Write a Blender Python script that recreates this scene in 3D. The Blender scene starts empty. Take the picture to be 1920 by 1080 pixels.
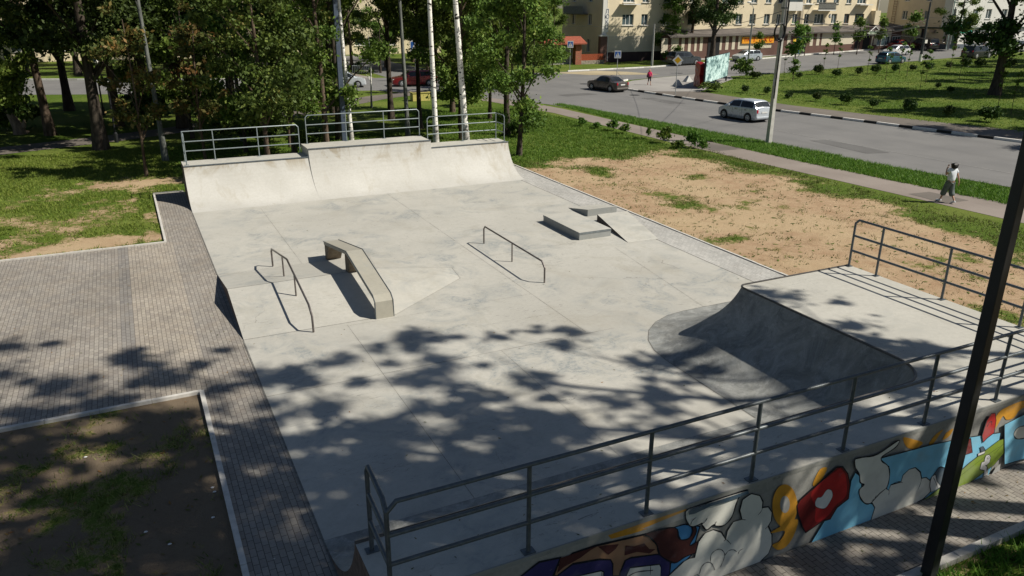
import bpy, bmesh, math, random
import numpy as np
from mathutils import Vector, Matrix
from mathutils.geometry import tessellate_polygon
R=math.radians
# ---------------------------------------------------------------- camera, sky, sun, exposure
SC=bpy.context.scene; COL=SC.collection
F,PITCH,ROLL,YAW,H=1456.25,.353776,.00605427,.456860,7.8
fw=np.array([math.sin(YAW)*math.cos(PITCH),math.cos(YAW)*math.cos(PITCH),-math.sin(PITCH)])
r0=np.array([math.cos(YAW),-math.sin(YAW),0.]); u0=np.cross(r0,fw)
rt=r0*math.cos(ROLL)+u0*math.sin(ROLL); up=-r0*math.sin(ROLL)+u0*math.cos(ROLL)
cd=bpy.data.cameras.new('camera'); cam=bpy.data.objects.new('camera',cd); COL.objects.link(cam)
cam.matrix_world=Matrix(((rt[0],up[0],-fw[0],0),(rt[1],up[1],-fw[1],0),(rt[2],up[2],-fw[2],H),(0,0,0,1)))
cd.sensor_width=36; cd.lens=36*F/1920; cd.clip_start=.1; cd.clip_end=3000
SC.camera=cam
W=bpy.data.worlds.new("World"); SC.world=W; W.use_nodes=True
nt=W.node_tree; bg=nt.nodes['Background']; sky=nt.nodes.new('ShaderNodeTexSky')
sky.sky_type='NISHITA'; sky.sun_disc=False
SUN=Vector((.815,-.58,1.0)).normalized()
sky.sun_elevation=math.asin(SUN.z); sky.sun_rotation=math.atan2(SUN.x,SUN.y)
sky.air_density=1.0; sky.dust_density=.6; sky.ozone_density=1.2
nt.links.new(sky.outputs[0],bg.inputs[0]); bg.inputs[1].default_value=.05
sl=bpy.data.lights.new('sun','SUN'); sl.energy=5.0; sl.angle=R(.53); sl.color=(1,.94,.83)
so=bpy.data.objects.new('sun',sl); COL.objects.link(so); so.rotation_euler=SUN.to_track_quat('Z','Y').to_euler(); so.location=(40,-40,60)
SC.view_settings.view_transform='Standard'; SC.view_settings.look='None'; SC.view_settings.gamma=1; SC.view_settings.exposure=.30
SC.cycles.max_bounces=6; SC.cycles.transparent_max_bounces=4; SC.cycles.diffuse_bounces=3; SC.cycles.glossy_bounces=2
SC.cycles.sample_clamp_indirect=4
# ---------------------------------------------------------------- geometry of the site
def T(x): return .016*min(max(0.,x-60.),95.)
def ray(px,py): return fw*F+rt*(px-960)-up*(py-540)
def G(px,py,z=None):
    d=ray(px,py)
    if z is not None:
        t=(z-H)/d[2]; p=np.array([0,0,H])+d*t; return Vector(p)
    zz=0.
    for _ in range(30):
        p=np.array([0,0,H])+d*((zz-H)/d[2]); zz=T(p[0])
    return Vector(p)
def PY(px,py,Y):
    d=ray(px,py); return Vector(np.array([0,0,H])+d*(Y/d[1]))
def PX(px,py,X):
    d=ray(px,py); return Vector(np.array([0,0,H])+d*(X/d[0]))
# ---------------------------------------------------------------- materials
MATS={}
class NT:
    def __init__(s,name,rough=.8,spec=.3):
        m=bpy.data.materials.new(name); m.use_nodes=True; s.m=m; s.n=m.node_tree.nodes; s.l=m.node_tree.links
        s.b=s.n['Principled BSDF']; s.b.inputs['Roughness'].default_value=rough; s.b.inputs['Specular IOR Level'].default_value=spec
        MATS[name]=m
    def new(s,t,**k):
        n=s.n.new(t)
        for a,v in k.items(): setattr(n,a,v)
        return n
    def co(s,scale=(1,1,1),world=True,rot=0):
        if world: g=s.new('ShaderNodeNewGeometry'); o=g.outputs['Position']
        else: g=s.new('ShaderNodeTexCoord'); o=g.outputs['Object']
        mp=s.new('ShaderNodeMapping'); mp.inputs['Scale'].default_value=scale; mp.inputs['Rotation'].default_value=(0,0,rot); s.l.new(o,mp.inputs[0]); return mp.outputs[0]
    def noise(s,sc,det=4,v=None,rough=.55,dist=0):
        n=s.new('ShaderNodeTexNoise'); n.inputs['Scale'].default_value=sc; n.inputs['Detail'].default_value=det; n.inputs['Roughness'].default_value=rough; n.inputs['Distortion'].default_value=dist
        if v is not None: s.l.new(v,n.inputs['Vector'])
        return n.outputs['Fac']
    def ramp(s,fac,stops,interp='LINEAR'):
        r=s.new('ShaderNodeValToRGB'); s.l.new(fac,r.inputs[0]); e=r.color_ramp.elements; r.color_ramp.interpolation=interp
        while len(e)<len(stops): e.new(.5)
        for i,(p,c) in enumerate(stops):
            e[i].position=p; c=(c,c,c) if not hasattr(c,'__len__') else c; e[i].color=(*c,1)
        return r.outputs[0]
    def mix(s,fac,a,b,mode='MIX'):
        m=s.new('ShaderNodeMix',data_type='RGBA',blend_type=mode)
        for i,v in ((0,fac),(6,a),(7,b)):
            if hasattr(v,'is_linked') or hasattr(v,'links'): s.l.new(v,m.inputs[i])
            elif i==0: m.inputs[0].default_value=v
            else: m.inputs[i].default_value=(*v,1) if len(v)==3 else v
        return m.outputs[2]
    def math(s,op,a,b=0.):
        m=s.new('ShaderNodeMath',operation=op)
        for i,v in ((0,a),(1,b)):
            if hasattr(v,'links'): s.l.new(v,m.inputs[i])
            else: m.inputs[i].default_value=v
        return m.outputs[0]
    def col(s,v): s.l.new(v,s.b.inputs['Base Color'])
    def bump(s,h,str=.3,dist=.02):
        b=s.new('ShaderNodeBump'); b.inputs['Strength'].default_value=str; b.inputs['Distance'].default_value=dist; s.l.new(h,b.inputs['Height']); s.l.new(b.outputs[0],s.b.inputs['Normal'])
def plain(name,c,rough=.6,amp=.12,sc=8,spec=.3,metal=0,bump=0,world=False):
    if name in MATS: return MATS[name]
    t=NT(name,rough,spec); v=t.co(world=world); n=t.noise(sc,4,v)
    t.col(t.ramp(n,[(.3,[x*(1-amp) for x in c]),(.7,[min(1,x*(1+amp)) for x in c])])); t.b.inputs['Metallic'].default_value=metal
    if bump: t.bump(n,bump,.02)
    return t.m
# concrete
def concrete(name,base,stain=.5,dirt=(.30,.27,.21),mottle=0):
    t=NT(name,.78,.25); v=t.co()
    big=t.noise(.22,5,v,.62,.6); mid=t.noise(.9,6,v,.65,1.2); fine=t.noise(9,5,v,.7); grit=t.noise(70,2,v)
    c=t.mix(t.ramp(big,[(.35,0.),(.65,1.)]),[x*.9 for x in base],[min(1,x*1.07) for x in base])
    # trowelled patches, grey-blue and warm
    pm=t.math('MULTIPLY',t.ramp(mid,[(.46,0.),(.60,1.)]),t.ramp(t.noise(.33,3,v,.5),[(.44,0.),(.58,1.)]))
    c=t.mix(t.math('MULTIPLY',pm,t.ramp(fine,[(.38,.1),(.60,min(1,stain*1.3))])),c,(.25,.27,.27))
    wm=t.math('MULTIPLY',t.ramp(t.noise(.5,4,t.co((1,.7,1)),.6,.8),[(.55,0.),(.68,1.)]),.25)
    c=t.mix(wm,c,dirt)
    vo=t.new('ShaderNodeTexVoronoi'); vo.inputs['Scale'].default_value=1.3; t.l.new(v,vo.inputs['Vector'])
    c=t.mix(t.math('MULTIPLY',t.math('LESS_THAN',vo.outputs['Distance'],.018),.6),c,(.12,.11,.1))
    c=t.mix(t.ramp(fine,[(.3,.22),(.7,0.)]),c,(.2,.2,.18))
    c=t.mix(t.ramp(grit,[(.35,.12),(.6,0.)]),c,(.15,.15,.14))
    sw=t.noise(2.2,5,t.co((1,3.2,1),rot=.7),.7,2.0)
    c=t.mix(t.ramp(sw,[(.62,0.),(.72,.22)]),c,(.2,.2,.19))
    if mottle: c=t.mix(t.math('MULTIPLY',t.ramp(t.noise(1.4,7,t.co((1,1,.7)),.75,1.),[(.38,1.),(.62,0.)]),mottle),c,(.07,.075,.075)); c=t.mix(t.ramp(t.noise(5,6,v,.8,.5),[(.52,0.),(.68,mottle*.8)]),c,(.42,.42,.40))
    sc_=t.noise(3.,6,t.co((.5,2.6,1),rot=-.35),.8,2.6); c=t.mix(t.math('MULTIPLY',t.ramp(sc_,[(.59,0.),(.63,.65)]),t.ramp(t.noise(.28,3,t.co((1,1.3,1)),.5),[(.42,0.),(.56,1.)])),c,(.11,.115,.11))
    s2=t.noise(4.5,6,t.co((.35,3.4,1),rot=.95),.85,1.6); c=t.mix(t.math('MULTIPLY',t.ramp(s2,[(.60,0.),(.64,.6)]),t.ramp(t.noise(.4,3,t.co((1,1,1),rot=2.)),[(.5,0.),(.6,1.)])),c,(.14,.14,.13))
    cr=t.new('ShaderNodeTexVoronoi',feature='DISTANCE_TO_EDGE'); cr.inputs['Scale'].default_value=.35; dn=t.new('ShaderNodeTexNoise'); dn.inputs['Scale'].default_value=1.2; dn.inputs['Detail'].default_value=5; t.l.new(v,dn.inputs['Vector']); va=t.new('ShaderNodeVectorMath',operation='MULTIPLY_ADD'); t.l.new(dn.outputs['Color'],va.inputs[0]); va.inputs[1].default_value=(1.2,1.2,0); t.l.new(v,va.inputs[2]); t.l.new(va.outputs[0],cr.inputs['Vector']); c=t.mix(t.math('MULTIPLY',t.math('LESS_THAN',cr.outputs[0],.0022),t.ramp(t.noise(.3,2,v),[(.54,0.),(.60,.35)])),c,(.12,.115,.1))
    c=t.mix(t.math('MULTIPLY',t.ramp(t.noise(.7,5,t.co((1,1,1),rot=1.1),.75,1.8),[(.52,0.),(.66,.30)]),1.),c,(.30,.285,.235))
    t.col(c); t.bump(t.math('ADD',t.math('MULTIPLY',fine,.5),t.math('MULTIPLY',grit,.25)),.12,.01); return t.m
M_CONC=concrete('slab_concrete',(.455,.44,.395),.75); M_CONC2=concrete('ramp_concrete',(.49,.475,.425),.5)
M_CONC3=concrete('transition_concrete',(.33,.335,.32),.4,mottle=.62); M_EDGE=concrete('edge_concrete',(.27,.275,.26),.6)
# far quarter: vertical run-off stains
def streaked():
    t=NT('streaked_concrete',.75,.25); v=t.co(); st=t.noise(1.6,6,t.co((1,.35,.3)),.7,.5); fine=t.noise(12,5,v,.7); big=t.noise(.5,4,v)
    c=t.mix(t.ramp(big,[(.35,0.),(.65,1.)]),(.43,.42,.385),(.50,.49,.455))
    c=t.mix(t.ramp(st,[(.54,0.),(.70,.42)]),c,(.30,.26,.18)); c=t.mix(t.ramp(fine,[(.3,.25),(.6,0.)]),c,(.3,.28,.24))
    hs=t.noise(.8,5,t.co((1,.6,.6)),.7,1.5); g=t.new('ShaderNodeNewGeometry'); sx=t.new('ShaderNodeSeparateXYZ'); t.l.new(g.outputs['Position'],sx.inputs[0])
    hm=t.math('MULTIPLY',t.ramp(hs,[(.50,0.),(.60,1.)]),t.ramp(t.math('MULTIPLY',sx.outputs['Z'],.5),[(.45,0.),(.7,.6)]))
    c=t.mix(hm,c,(.27,.22,.14))
    t.col(c); t.bump(fine,.12,.01); return t.m
M_STREAK=streaked()
def pavers(nm='brick_pavers',c1=(.235,.215,.195),c2=(.315,.290,.255),warm=.22,mo=(.06,.055,.045)):
    t=NT(nm,.85,.2)
    v=t.co(rot=R(90)); br=t.new('ShaderNodeTexBrick'); t.l.new(v,br.inputs[0]); br.inputs['Scale'].default_value=1
    br.inputs['Brick Width'].default_value=.2; br.inputs['Row Height'].default_value=.1; br.inputs['Mortar Size'].default_value=.0055; br.inputs['Mortar Smooth'].default_value=.3; br.inputs['Bias'].default_value=0
    br.inputs['Color1'].default_value=(*c1,1); br.inputs['Color2'].default_value=(*c2,1); br.inputs['Mortar'].default_value=(*mo,1)
    # joints across a row are hardly seen: blend
    big=t.noise(.35,4,t.co(),.6); mid=t.noise(1.7,5,t.co(),.65); fine=t.noise(30,4,t.co())
    c=t.mix(.85,br.outputs['Color'],t.ramp(big,[(.35,.82),(.65,1.12)]),'MULTIPLY')
    c=t.mix(t.ramp(mid,[(.45,0.),(.7,warm)]),c,(.30,.235,.165)); c=t.mix(t.ramp(fine,[(.3,.25),(.6,0.)]),c,(.13,.12,.10))
    gd=t.new('ShaderNodeTexVoronoi'); gd.inputs['Scale'].default_value=1.1; t.l.new(t.co(),gd.inputs['Vector'])
    c=t.mix(t.math('MULTIPLY',t.math('LESS_THAN',gd.outputs['Distance'],.03),.8),c,(.5,.48,.42))
    t.col(c); t.bump(t.math('SUBTRACT',t.math('MULTIPLY',fine,.2),br.outputs['Fac']),.35,.008); return t.m
M_PAV=pavers()
def pav_variant(name,f):
    m=M_PAV.copy(); m.name=name; MATS[name]=m
    for n in m.node_tree.nodes:
        if n.type=='TEX_BRICK':
            for k in('Color1','Color2'): c=n.inputs[k].default_value; n.inputs[k].default_value=(c[0]*f[0],c[1]*f[1],c[2]*f[2],1)
    return m
M_PAVD=pav_variant('dark_brick_pavers',(.82,.84,.88)); M_PAVL=pav_variant('pale_brick_pavers',(1.18,1.15,1.1)); M_PAVR=pavers('grey_brick_pavers',(.37,.365,.345),(.46,.45,.425),.08,(.20,.195,.18))
def ground_mat():
    t=NT('meadow_ground',.95,.1); v=t.co(); at=t.new('ShaderNodeAttribute'); at.attribute_name='soil'
    n1=t.noise(1.2,6,v,.7); n2=t.noise(7,5,v,.75); n3=t.noise(38,4,v,.7); n4=t.noise(.15,4,v)
    g=t.mix(t.ramp(n2,[(.3,0.),(.7,1.)]),(.045,.085,.010),(.125,.19,.026)); g=t.mix(t.ramp(n3,[(.35,.6),(.6,0.)]),g,(.014,.028,.004))
    g=t.mix(t.ramp(n4,[(.4,0.),(.62,.55)]),g,(.17,.19,.045)); g=t.mix(t.ramp(n3,[(.6,0.),(.75,.55)]),g,(.28,.30,.065))
    s=t.mix(t.ramp(n1,[(.3,0.),(.7,1.)]),(.31,.20,.12),(.45,.335,.215)); s=t.mix(t.ramp(n2,[(.55,0.),(.72,.4)]),s,(.22,.13,.065))
    s=t.mix(t.ramp(n3,[(.3,.4),(.5,0.)]),s,(.16,.09,.045)); s=t.mix(t.ramp(n3,[(.62,0.),(.75,.35)]),s,(.55,.43,.28))
    f=t.math('ADD',at.outputs['Fac'],t.math('MULTIPLY',t.math('SUBTRACT',n1,.5),1.6)); f=t.math('ADD',f,t.math('MULTIPLY',t.math('SUBTRACT',n2,.5),1.1)); f=t.math('ADD',f,t.math('MULTIPLY',t.math('SUBTRACT',n3,.5),.4))
    mid_=t.mix(t.ramp(n3,[(.35,0.),(.6,1.)]),(.11,.11,.03),(.27,.21,.10)); c=t.mix(t.ramp(f,[(.34,0.),(.48,.9)]),g,mid_); vt=t.new('ShaderNodeTexVoronoi',feature='DISTANCE_TO_EDGE'); vt.inputs['Scale'].default_value=.42
    dn=t.new('ShaderNodeTexNoise'); dn.inputs['Scale'].default_value=.5; t.l.new(v,dn.inputs['Vector']); va=t.new('ShaderNodeVectorMath',operation='MULTIPLY_ADD'); t.l.new(dn.outputs['Color'],va.inputs[0]); va.inputs[1].default_value=(3.,3.,0); t.l.new(v,va.inputs[2]); t.l.new(va.outputs[0],vt.inputs['Vector'])
    s=t.mix(t.math('MULTIPLY',t.ramp(vt.outputs[0],[(.008,.5),(.03,0.)]),t.ramp(n2,[(.4,0.),(.6,1.)])),s,(.17,.11,.06)); s=t.mix(t.ramp(t.noise(.25,3,v),[(.45,0.),(.6,.5)]),s,(.46,.36,.22))
    s=t.mix(t.math('MULTIPLY',t.ramp(t.noise(90,2,v,.8),[(.58,0.),(.68,.8)]),t.ramp(n1,[(.4,.2),(.6,1.)])),s,(.11,.085,.04))
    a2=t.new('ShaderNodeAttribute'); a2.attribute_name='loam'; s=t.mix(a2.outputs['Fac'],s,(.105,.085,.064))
    c=t.mix(t.ramp(f,[(.45,0.),(.66,1.)]),c,s); t.col(c); t.bump(t.math('ADD',n3,n2),.6,.04); return t.m
M_GND=ground_mat()
def asphalt(name,c0,c1,crack=False):
    t=NT(name,.85,.25); v=t.co(); n=t.noise(60,3,v,.7); b=t.noise(.3,4,v); w=t.noise(.7,5,t.co((1.2,.12,1)),.6)
    c=t.mix(t.ramp(b,[(.35,0.),(.65,1.)]),c0,c1); c=t.mix(t.ramp(n,[(.3,.3),(.7,0.)]),c,[x*.5 for x in c0]); c=t.mix(t.ramp(w,[(.5,0.),(.7,.3)]),c,[x*.72 for x in c0])
    if crack:
        vo=t.new('ShaderNodeTexVoronoi',feature='DISTANCE_TO_EDGE'); vo.inputs['Scale'].default_value=.12; t.l.new(t.co((1,.6,1)),vo.inputs['Vector'])
        c=t.mix(t.math('MULTIPLY',t.math('LESS_THAN',vo.outputs[0],.004),.5),c,[x*.4 for x in c0])
    t.col(c); t.bump(n,.2,.005); return t.m
M_ROAD=asphalt('road_asphalt',(.165,.162,.158),(.20,.195,.188)); M_WALK=asphalt('footway_asphalt',(.22,.185,.16),(.28,.24,.21)); M_PATH=asphalt('park_path_asphalt',(.13,.115,.10),(.19,.165,.14))
M_PLAZ=asphalt('plaza_paving',(.28,.265,.25),(.35,.335,.31),False); M_DUST=asphalt('dusty_asphalt',(.36,.30,.19),(.45,.38,.25),False)
M_METAL=plain('rail_paint_grey',(.085,.10,.11),.42,.22,14,.5,.2); M_RAILL=plain('rail_zinc_grey',(.23,.27,.28),.4,.15,14,.5,.3)
M_GRIND=plain('worn_steel_rail',(.16,.14,.13),.35,.35,10,.5,.6); M_BLACKM=plain('lamp_post_black_paint',(.016,.017,.02),.45,.2,5,.4)
M_BLUEM=plain('lamp_post_grey_paint',(.065,.085,.12),.45,.2,5,.4)
M_KERB=plain('kerb_stone',(.50,.48,.44),.85,.15,6,bump=.2,world=True); M_WHITE=plain('white_road_paint',(.72,.70,.66),.7,.14,5,world=True); M_BLACK=plain('black_kerb_paint',(.03,.03,.03),.7,.3,5,world=True)
M_WORN=plain('worn_road_line',(.30,.29,.28),.8,.3,9,world=True)
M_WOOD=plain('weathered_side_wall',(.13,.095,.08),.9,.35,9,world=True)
def leafmat(name,stops,trans=.25):
    t=NT(name,.62,.25); at=t.new('ShaderNodeAttribute'); at.attribute_name='tone'; oi=t.new('ShaderNodeObjectInfo')
    c=t.ramp(at.outputs['Fac'],stops); h=t.new('ShaderNodeHueSaturation'); t.l.new(c,h.inputs['Color'])
    t.l.new(t.math('ADD',t.math('MULTIPLY',oi.outputs['Random'],.035),.492),h.inputs['Hue']); t.l.new(t.math('ADD',t.math('MULTIPLY',oi.outputs['Random'],.35),.82),h.inputs['Value'])
    t.col(h.outputs[0]); tr=t.new('ShaderNodeBsdfTranslucent'); t.l.new(h.outputs[0],tr.inputs[0]); mx=t.new('ShaderNodeMixShader'); mx.inputs[0].default_value=trans
    t.l.new(t.b.outputs[0],mx.inputs[1]); t.l.new(tr.outputs[0],mx.inputs[2]); t.l.new(mx.outputs[0],t.n['Material Output'].inputs[0]); return t.m
L_DARK=leafmat('dark_green_leaves',[(0,(.025,.045,.009)),(.5,(.05,.085,.016)),(.85,(.085,.125,.024)),(1,(.16,.16,.04))],.15)
L_MID=leafmat('green_leaves',[(0,(.05,.085,.014)),(.5,(.12,.175,.028)),(.85,(.20,.26,.042)),(1,(.32,.31,.07))])
L_OLIVE=leafmat('olive_leaves',[(0,(.045,.075,.014)),(.5,(.10,.15,.028)),(.85,(.17,.21,.04)),(1,(.28,.22,.06))])
L_BRIGHT=leafmat('bright_green_leaves',[(0,(.05,.09,.012)),(.5,(.10,.17,.025)),(.9,(.17,.24,.04)),(1,(.28,.28,.06))],.3)
L_RUST=leafmat('rusty_leaves',[(0,(.05,.07,.015)),(.45,(.10,.11,.025)),(.8,(.2,.12,.04)),(1,(.28,.12,.04))])
L_GRASS=leafmat('grass_blades',[(0,(.05,.10,.010)),(.5,(.115,.20,.022)),(.85,(.18,.28,.035)),(1,(.34,.34,.09))],.3)
L_DRY=leafmat('dry_grass_blades',[(0,(.06,.08,.014)),(.5,(.12,.15,.028)),(.8,(.20,.21,.055)),(1,(.34,.29,.13))],.2)
def bark(name,a,b,sc=5):
    t=NT(name,.95,.1); n=t.noise(sc,6,t.co((1,1,.25),False),.7); t.col(t.ramp(n,[(.35,a),(.65,b)])); t.bump(n,.8,.05); return t.m
M_BARK=bark('dark_bark',(.028,.022,.018),(.10,.082,.065)); M_BARK2=bark('brown_bark',(.05,.035,.025),(.16,.12,.09))
def birch():
    t=NT('birch_bark',.8,.2); n=t.noise(3.2,4,t.co((1.2,1.2,3.4),False),.6,.6); n2=t.noise(1.2,3,t.co((1,1,1.3),False)); z=t.new('ShaderNodeTexCoord'); s=t.new('ShaderNodeSeparateXYZ'); t.l.new(z.outputs['Object'],s.inputs[0])
    c=t.mix(t.ramp(n,[(.57,0.),(.61,1.)]),(.80,.78,.72),(.03,.028,.025)); lo=t.ramp(t.math('ADD',t.math('MULTIPLY',s.outputs['Z'],.32),t.math('MULTIPLY',n2,-.5)),[(.0,1.),(.35,0.)])
    c=t.mix(t.math('MULTIPLY',lo,t.ramp(n2,[(.4,.4),(.55,1.)])),c,(.09,.08,.07)); t.col(c); return t.m
M_BIRCH=birch(); M_GREYB=bark('grey_bark',(.07,.075,.07),(.20,.21,.195),5); M_STUMP=bark('pale_torn_wood',(.12,.09,.07),(.32,.25,.19),4)
def glassm(name,c,rough=.12):
    t=NT(name,rough,.35); n=t.noise(.7,2,t.co()); t.col(t.ramp(n,[(.35,[x*.55 for x in c]),(.65,[x*1.5 for x in c])])); return t.m
M_GLASS=glassm('window_glass',(.05,.075,.085)); M_CARG=glassm('car_glass',(.022,.026,.03),.06)
# ---------------------------------------------------------------- mesh helpers
class MB:
    def __init__(s): s.v=[]; s.f=[]; s.m=[]; s.k=0
    def mat(s,k): s.k=k; return s
    def add(s,vs,fs):
        o=len(s.v); s.v+= [tuple(p) for p in vs]; s.f+=[tuple(i+o for i in f) for f in fs]; s.m+=[s.k]*len(fs); return s
    def box(s,x0,x1,y0,y1,z0,z1): return s.add([(x,y,z) for z in(z0,z1) for y in(y0,y1) for x in(x0,x1)],[(0,2,3,1),(4,5,7,6),(0,1,5,4),(2,6,7,3),(0,4,6,2),(1,3,7,5)])
    def obox(s,c,ax,L,wd,z0,z1):
        a=Vector(ax[:2]).normalized(); b=Vector((-a.y,a.x)); P=[Vector(c[:2])+a*i*L/2+b*j*wd/2 for i,j in((-1,-1),(1,-1),(1,1),(-1,1))]
        return s.prism([(p.x,p.y) for p in P],z0,z1)
    def prism(s,poly,z0,z1):
        n=len(poly); A=sum(poly[i][0]*poly[(i+1)%n][1]-poly[(i+1)%n][0]*poly[i][1] for i in range(n))
        if A<0: poly=poly[::-1]
        vs=[(x,y,z0) for x,y in poly]+[(x,y,z1) for x,y in poly]
        return s.add(vs,[tuple(range(n))[::-1],tuple(range(n,2*n))]+[(i,(i+1)%n,n+(i+1)%n,n+i) for i in range(n)])
    def tube(s,pts,r,seg=8,cap=True):
        pts=[Vector(p) for p in pts]; n=len(pts); rs=r if hasattr(r,'__len__') else [r]*n; vs=[]; ref=None
        for i,p in enumerate(pts):
            d=((pts[i]-pts[i-1]).normalized() if i else Vector((0,0,0)))+((pts[i+1]-pts[i]).normalized() if i<n-1 else Vector((0,0,0)))
            d=d.normalized() if d.length>1e-6 else Vector((0,0,1))
            if ref is None: ref=Vector((0,0,1)) if abs(d.z)<.9 else Vector((1,0,0))
            a=d.cross(ref).normalized(); ref=a.cross(d).normalized(); b=ref
            sc=1.
            if 0<i<n-1:
                cs=(pts[i]-pts[i-1]).normalized().dot(d); sc=1/max(.5,cs)
            for k in range(seg):
                t=2*math.pi*k/seg; vs.append(p+(a*math.cos(t)+b*math.sin(t))*rs[i]*(1+(sc-1)*.5))
        fs=[(i*seg+k,i*seg+(k+1)%seg,(i+1)*seg+(k+1)%seg,(i+1)*seg+k) for i in range(n-1) for k in range(seg)]
        if cap: fs+=[tuple(range(seg))[::-1],tuple(range((n-1)*seg,n*seg))]
        return s.add(vs,fs)
    def ball(s,c,r,nu=10,nv=7,sc=(1,1,1)):
        vs=[(c[0],c[1],c[2]-r*sc[2])]
        for j in range(1,nv):
            t=math.pi*j/nv
            for i in range(nu): a=2*math.pi*i/nu; vs.append((c[0]+r*sc[0]*math.sin(t)*math.cos(a),c[1]+r*sc[1]*math.sin(t)*math.sin(a),c[2]-r*sc[2]*math.cos(t)))
        vs.append((c[0],c[1],c[2]+r*sc[2])); e=len(vs)-1
        fs=[(0,1+(i+1)%nu,1+i) for i in range(nu)]+[(1+j*nu+i,1+j*nu+(i+1)%nu,1+(j+1)*nu+(i+1)%nu,1+(j+1)*nu+i) for j in range(nv-2) for i in range(nu)]+[(e,1+(nv-2)*nu+i,1+(nv-2)*nu+(i+1)%nu) for i in range(nu)]
        return s.add(vs,fs)
    def build(s,name,mats,parent=None,smooth=False,bevel=0,loc=None):
        me=bpy.data.meshes.new(name); me.from_pydata(s.v,[],s.f)
        for m in (mats if isinstance(mats,(list,tuple)) else [mats]): me.materials.append(m)
        me.polygons.foreach_set('material_index',s.m)
        if smooth: me.shade_smooth(); me.set_sharp_from_angle(angle=R(38 if smooth is True else smooth))
        o=bpy.data.objects.new(name,me); COL.objects.link(o)
        if parent: o.parent=parent
        if loc is not None: o.location=loc
        if bevel:
            b=o.modifiers.new('bevel','BEVEL'); b.width=bevel; b.segments=2; b.limit_method='ANGLE'; b.angle_limit=R(40)
        return o
def tag(o,label=None,cat=None,group=None,kind=None):
    for k,v in(('label',label),('category',cat),('group',group),('kind',kind)):
        if v: o[k]=v
    return o
def empty(name,loc=(0,0,0),rz=0,**k):
    o=bpy.data.objects.new(name,None); COL.objects.link(o); o.location=loc; o.rotation_euler[2]=rz; o.empty_display_size=.3; return tag(o,**k)
def kids(o): return [c for c in bpy.data.objects if c.parent==o]
def dup(o,kd,loc,rz=0,sc=1,**k):
    c=o.copy(); COL.objects.link(c); c.location=loc; c.rotation_euler[2]=rz; c.scale=(sc,sc,sc) if not hasattr(sc,'__len__') else sc
    for ch in kd:
        d=ch.copy(); COL.objects.link(d); d.parent=c
    return tag(c,**k)
def mk(name,bm):
    me=bpy.data.meshes.new(name); bm.to_mesh(me); bm.free(); o=bpy.data.objects.new(name,me); COL.objects.link(o); return o
def sheet(name,poly,z,mat,kind='structure',parent=None):
    bm=bmesh.new(); vs=[bm.verts.new((p[0],p[1],0)) for p in poly]; f=bm.faces.new(vs); f.normal_update()
    if f.normal.z<0: f.normal_flip()
    bmesh.ops.bisect_plane(bm,geom=bm.verts[:]+bm.edges[:]+bm.faces[:],plane_co=(60,0,0),plane_no=(1,0,0))
    bmesh.ops.bisect_plane(bm,geom=bm.verts[:]+bm.edges[:]+bm.faces[:],plane_co=(155,0,0),plane_no=(1,0,0))
    bmesh.ops.triangulate(bm,faces=bm.faces[:])
    for v in bm.verts: v.co.z=z+T(v.co.x)
    o=mk(name,bm); o.data.materials.append(mat); o.parent=parent
    if kind: o['kind']=kind
    return o
def ribbon(pts,w0,w1):
    L=[];Rr=[]
    for i,p in enumerate(pts):
        a=Vector(pts[max(i-1,0)]);b=Vector(pts[min(i+1,len(pts)-1)]); d=(b-a).normalized(); n=Vector((-d.y,d.x)); p=Vector(p); L.append(tuple(p+n*w1)); Rr.append(tuple(p+n*w0))
    return L+Rr[::-1]
def subdiv(pts,step):
    out=[Vector(pts[0])]
    for a,b in zip(pts[:-1],pts[1:]):
        a=Vector(a);b=Vector(b); n=max(1,round((b-a).length/step)); out+=[a.lerp(b,k/n) for k in range(1,n+1)]
    return out
rs=np.random.RandomState
def vnoise(x,y,s,seed):
    x=np.asarray(x)/s;y=np.asarray(y)/s; rg=rs(seed).rand(257,257); xi=np.floor(x).astype(int);yi=np.floor(y).astype(int);fx=x-xi;fy=y-yi; fx=fx*fx*(3-2*fx);fy=fy*fy*(3-2*fy); a=xi%256;b=yi%256
    return (rg[a,b]*(1-fx)+rg[a+1,b]*fx)*(1-fy)+(rg[a,b+1]*(1-fx)+rg[a+1,b+1]*fx)*fy
def fbm(x,y,s,seed): return (vnoise(x,y,s,seed)+.5*vnoise(x,y,s/2.1,seed+1)+.25*vnoise(x,y,s/4.3,seed+2))/1.75
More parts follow.
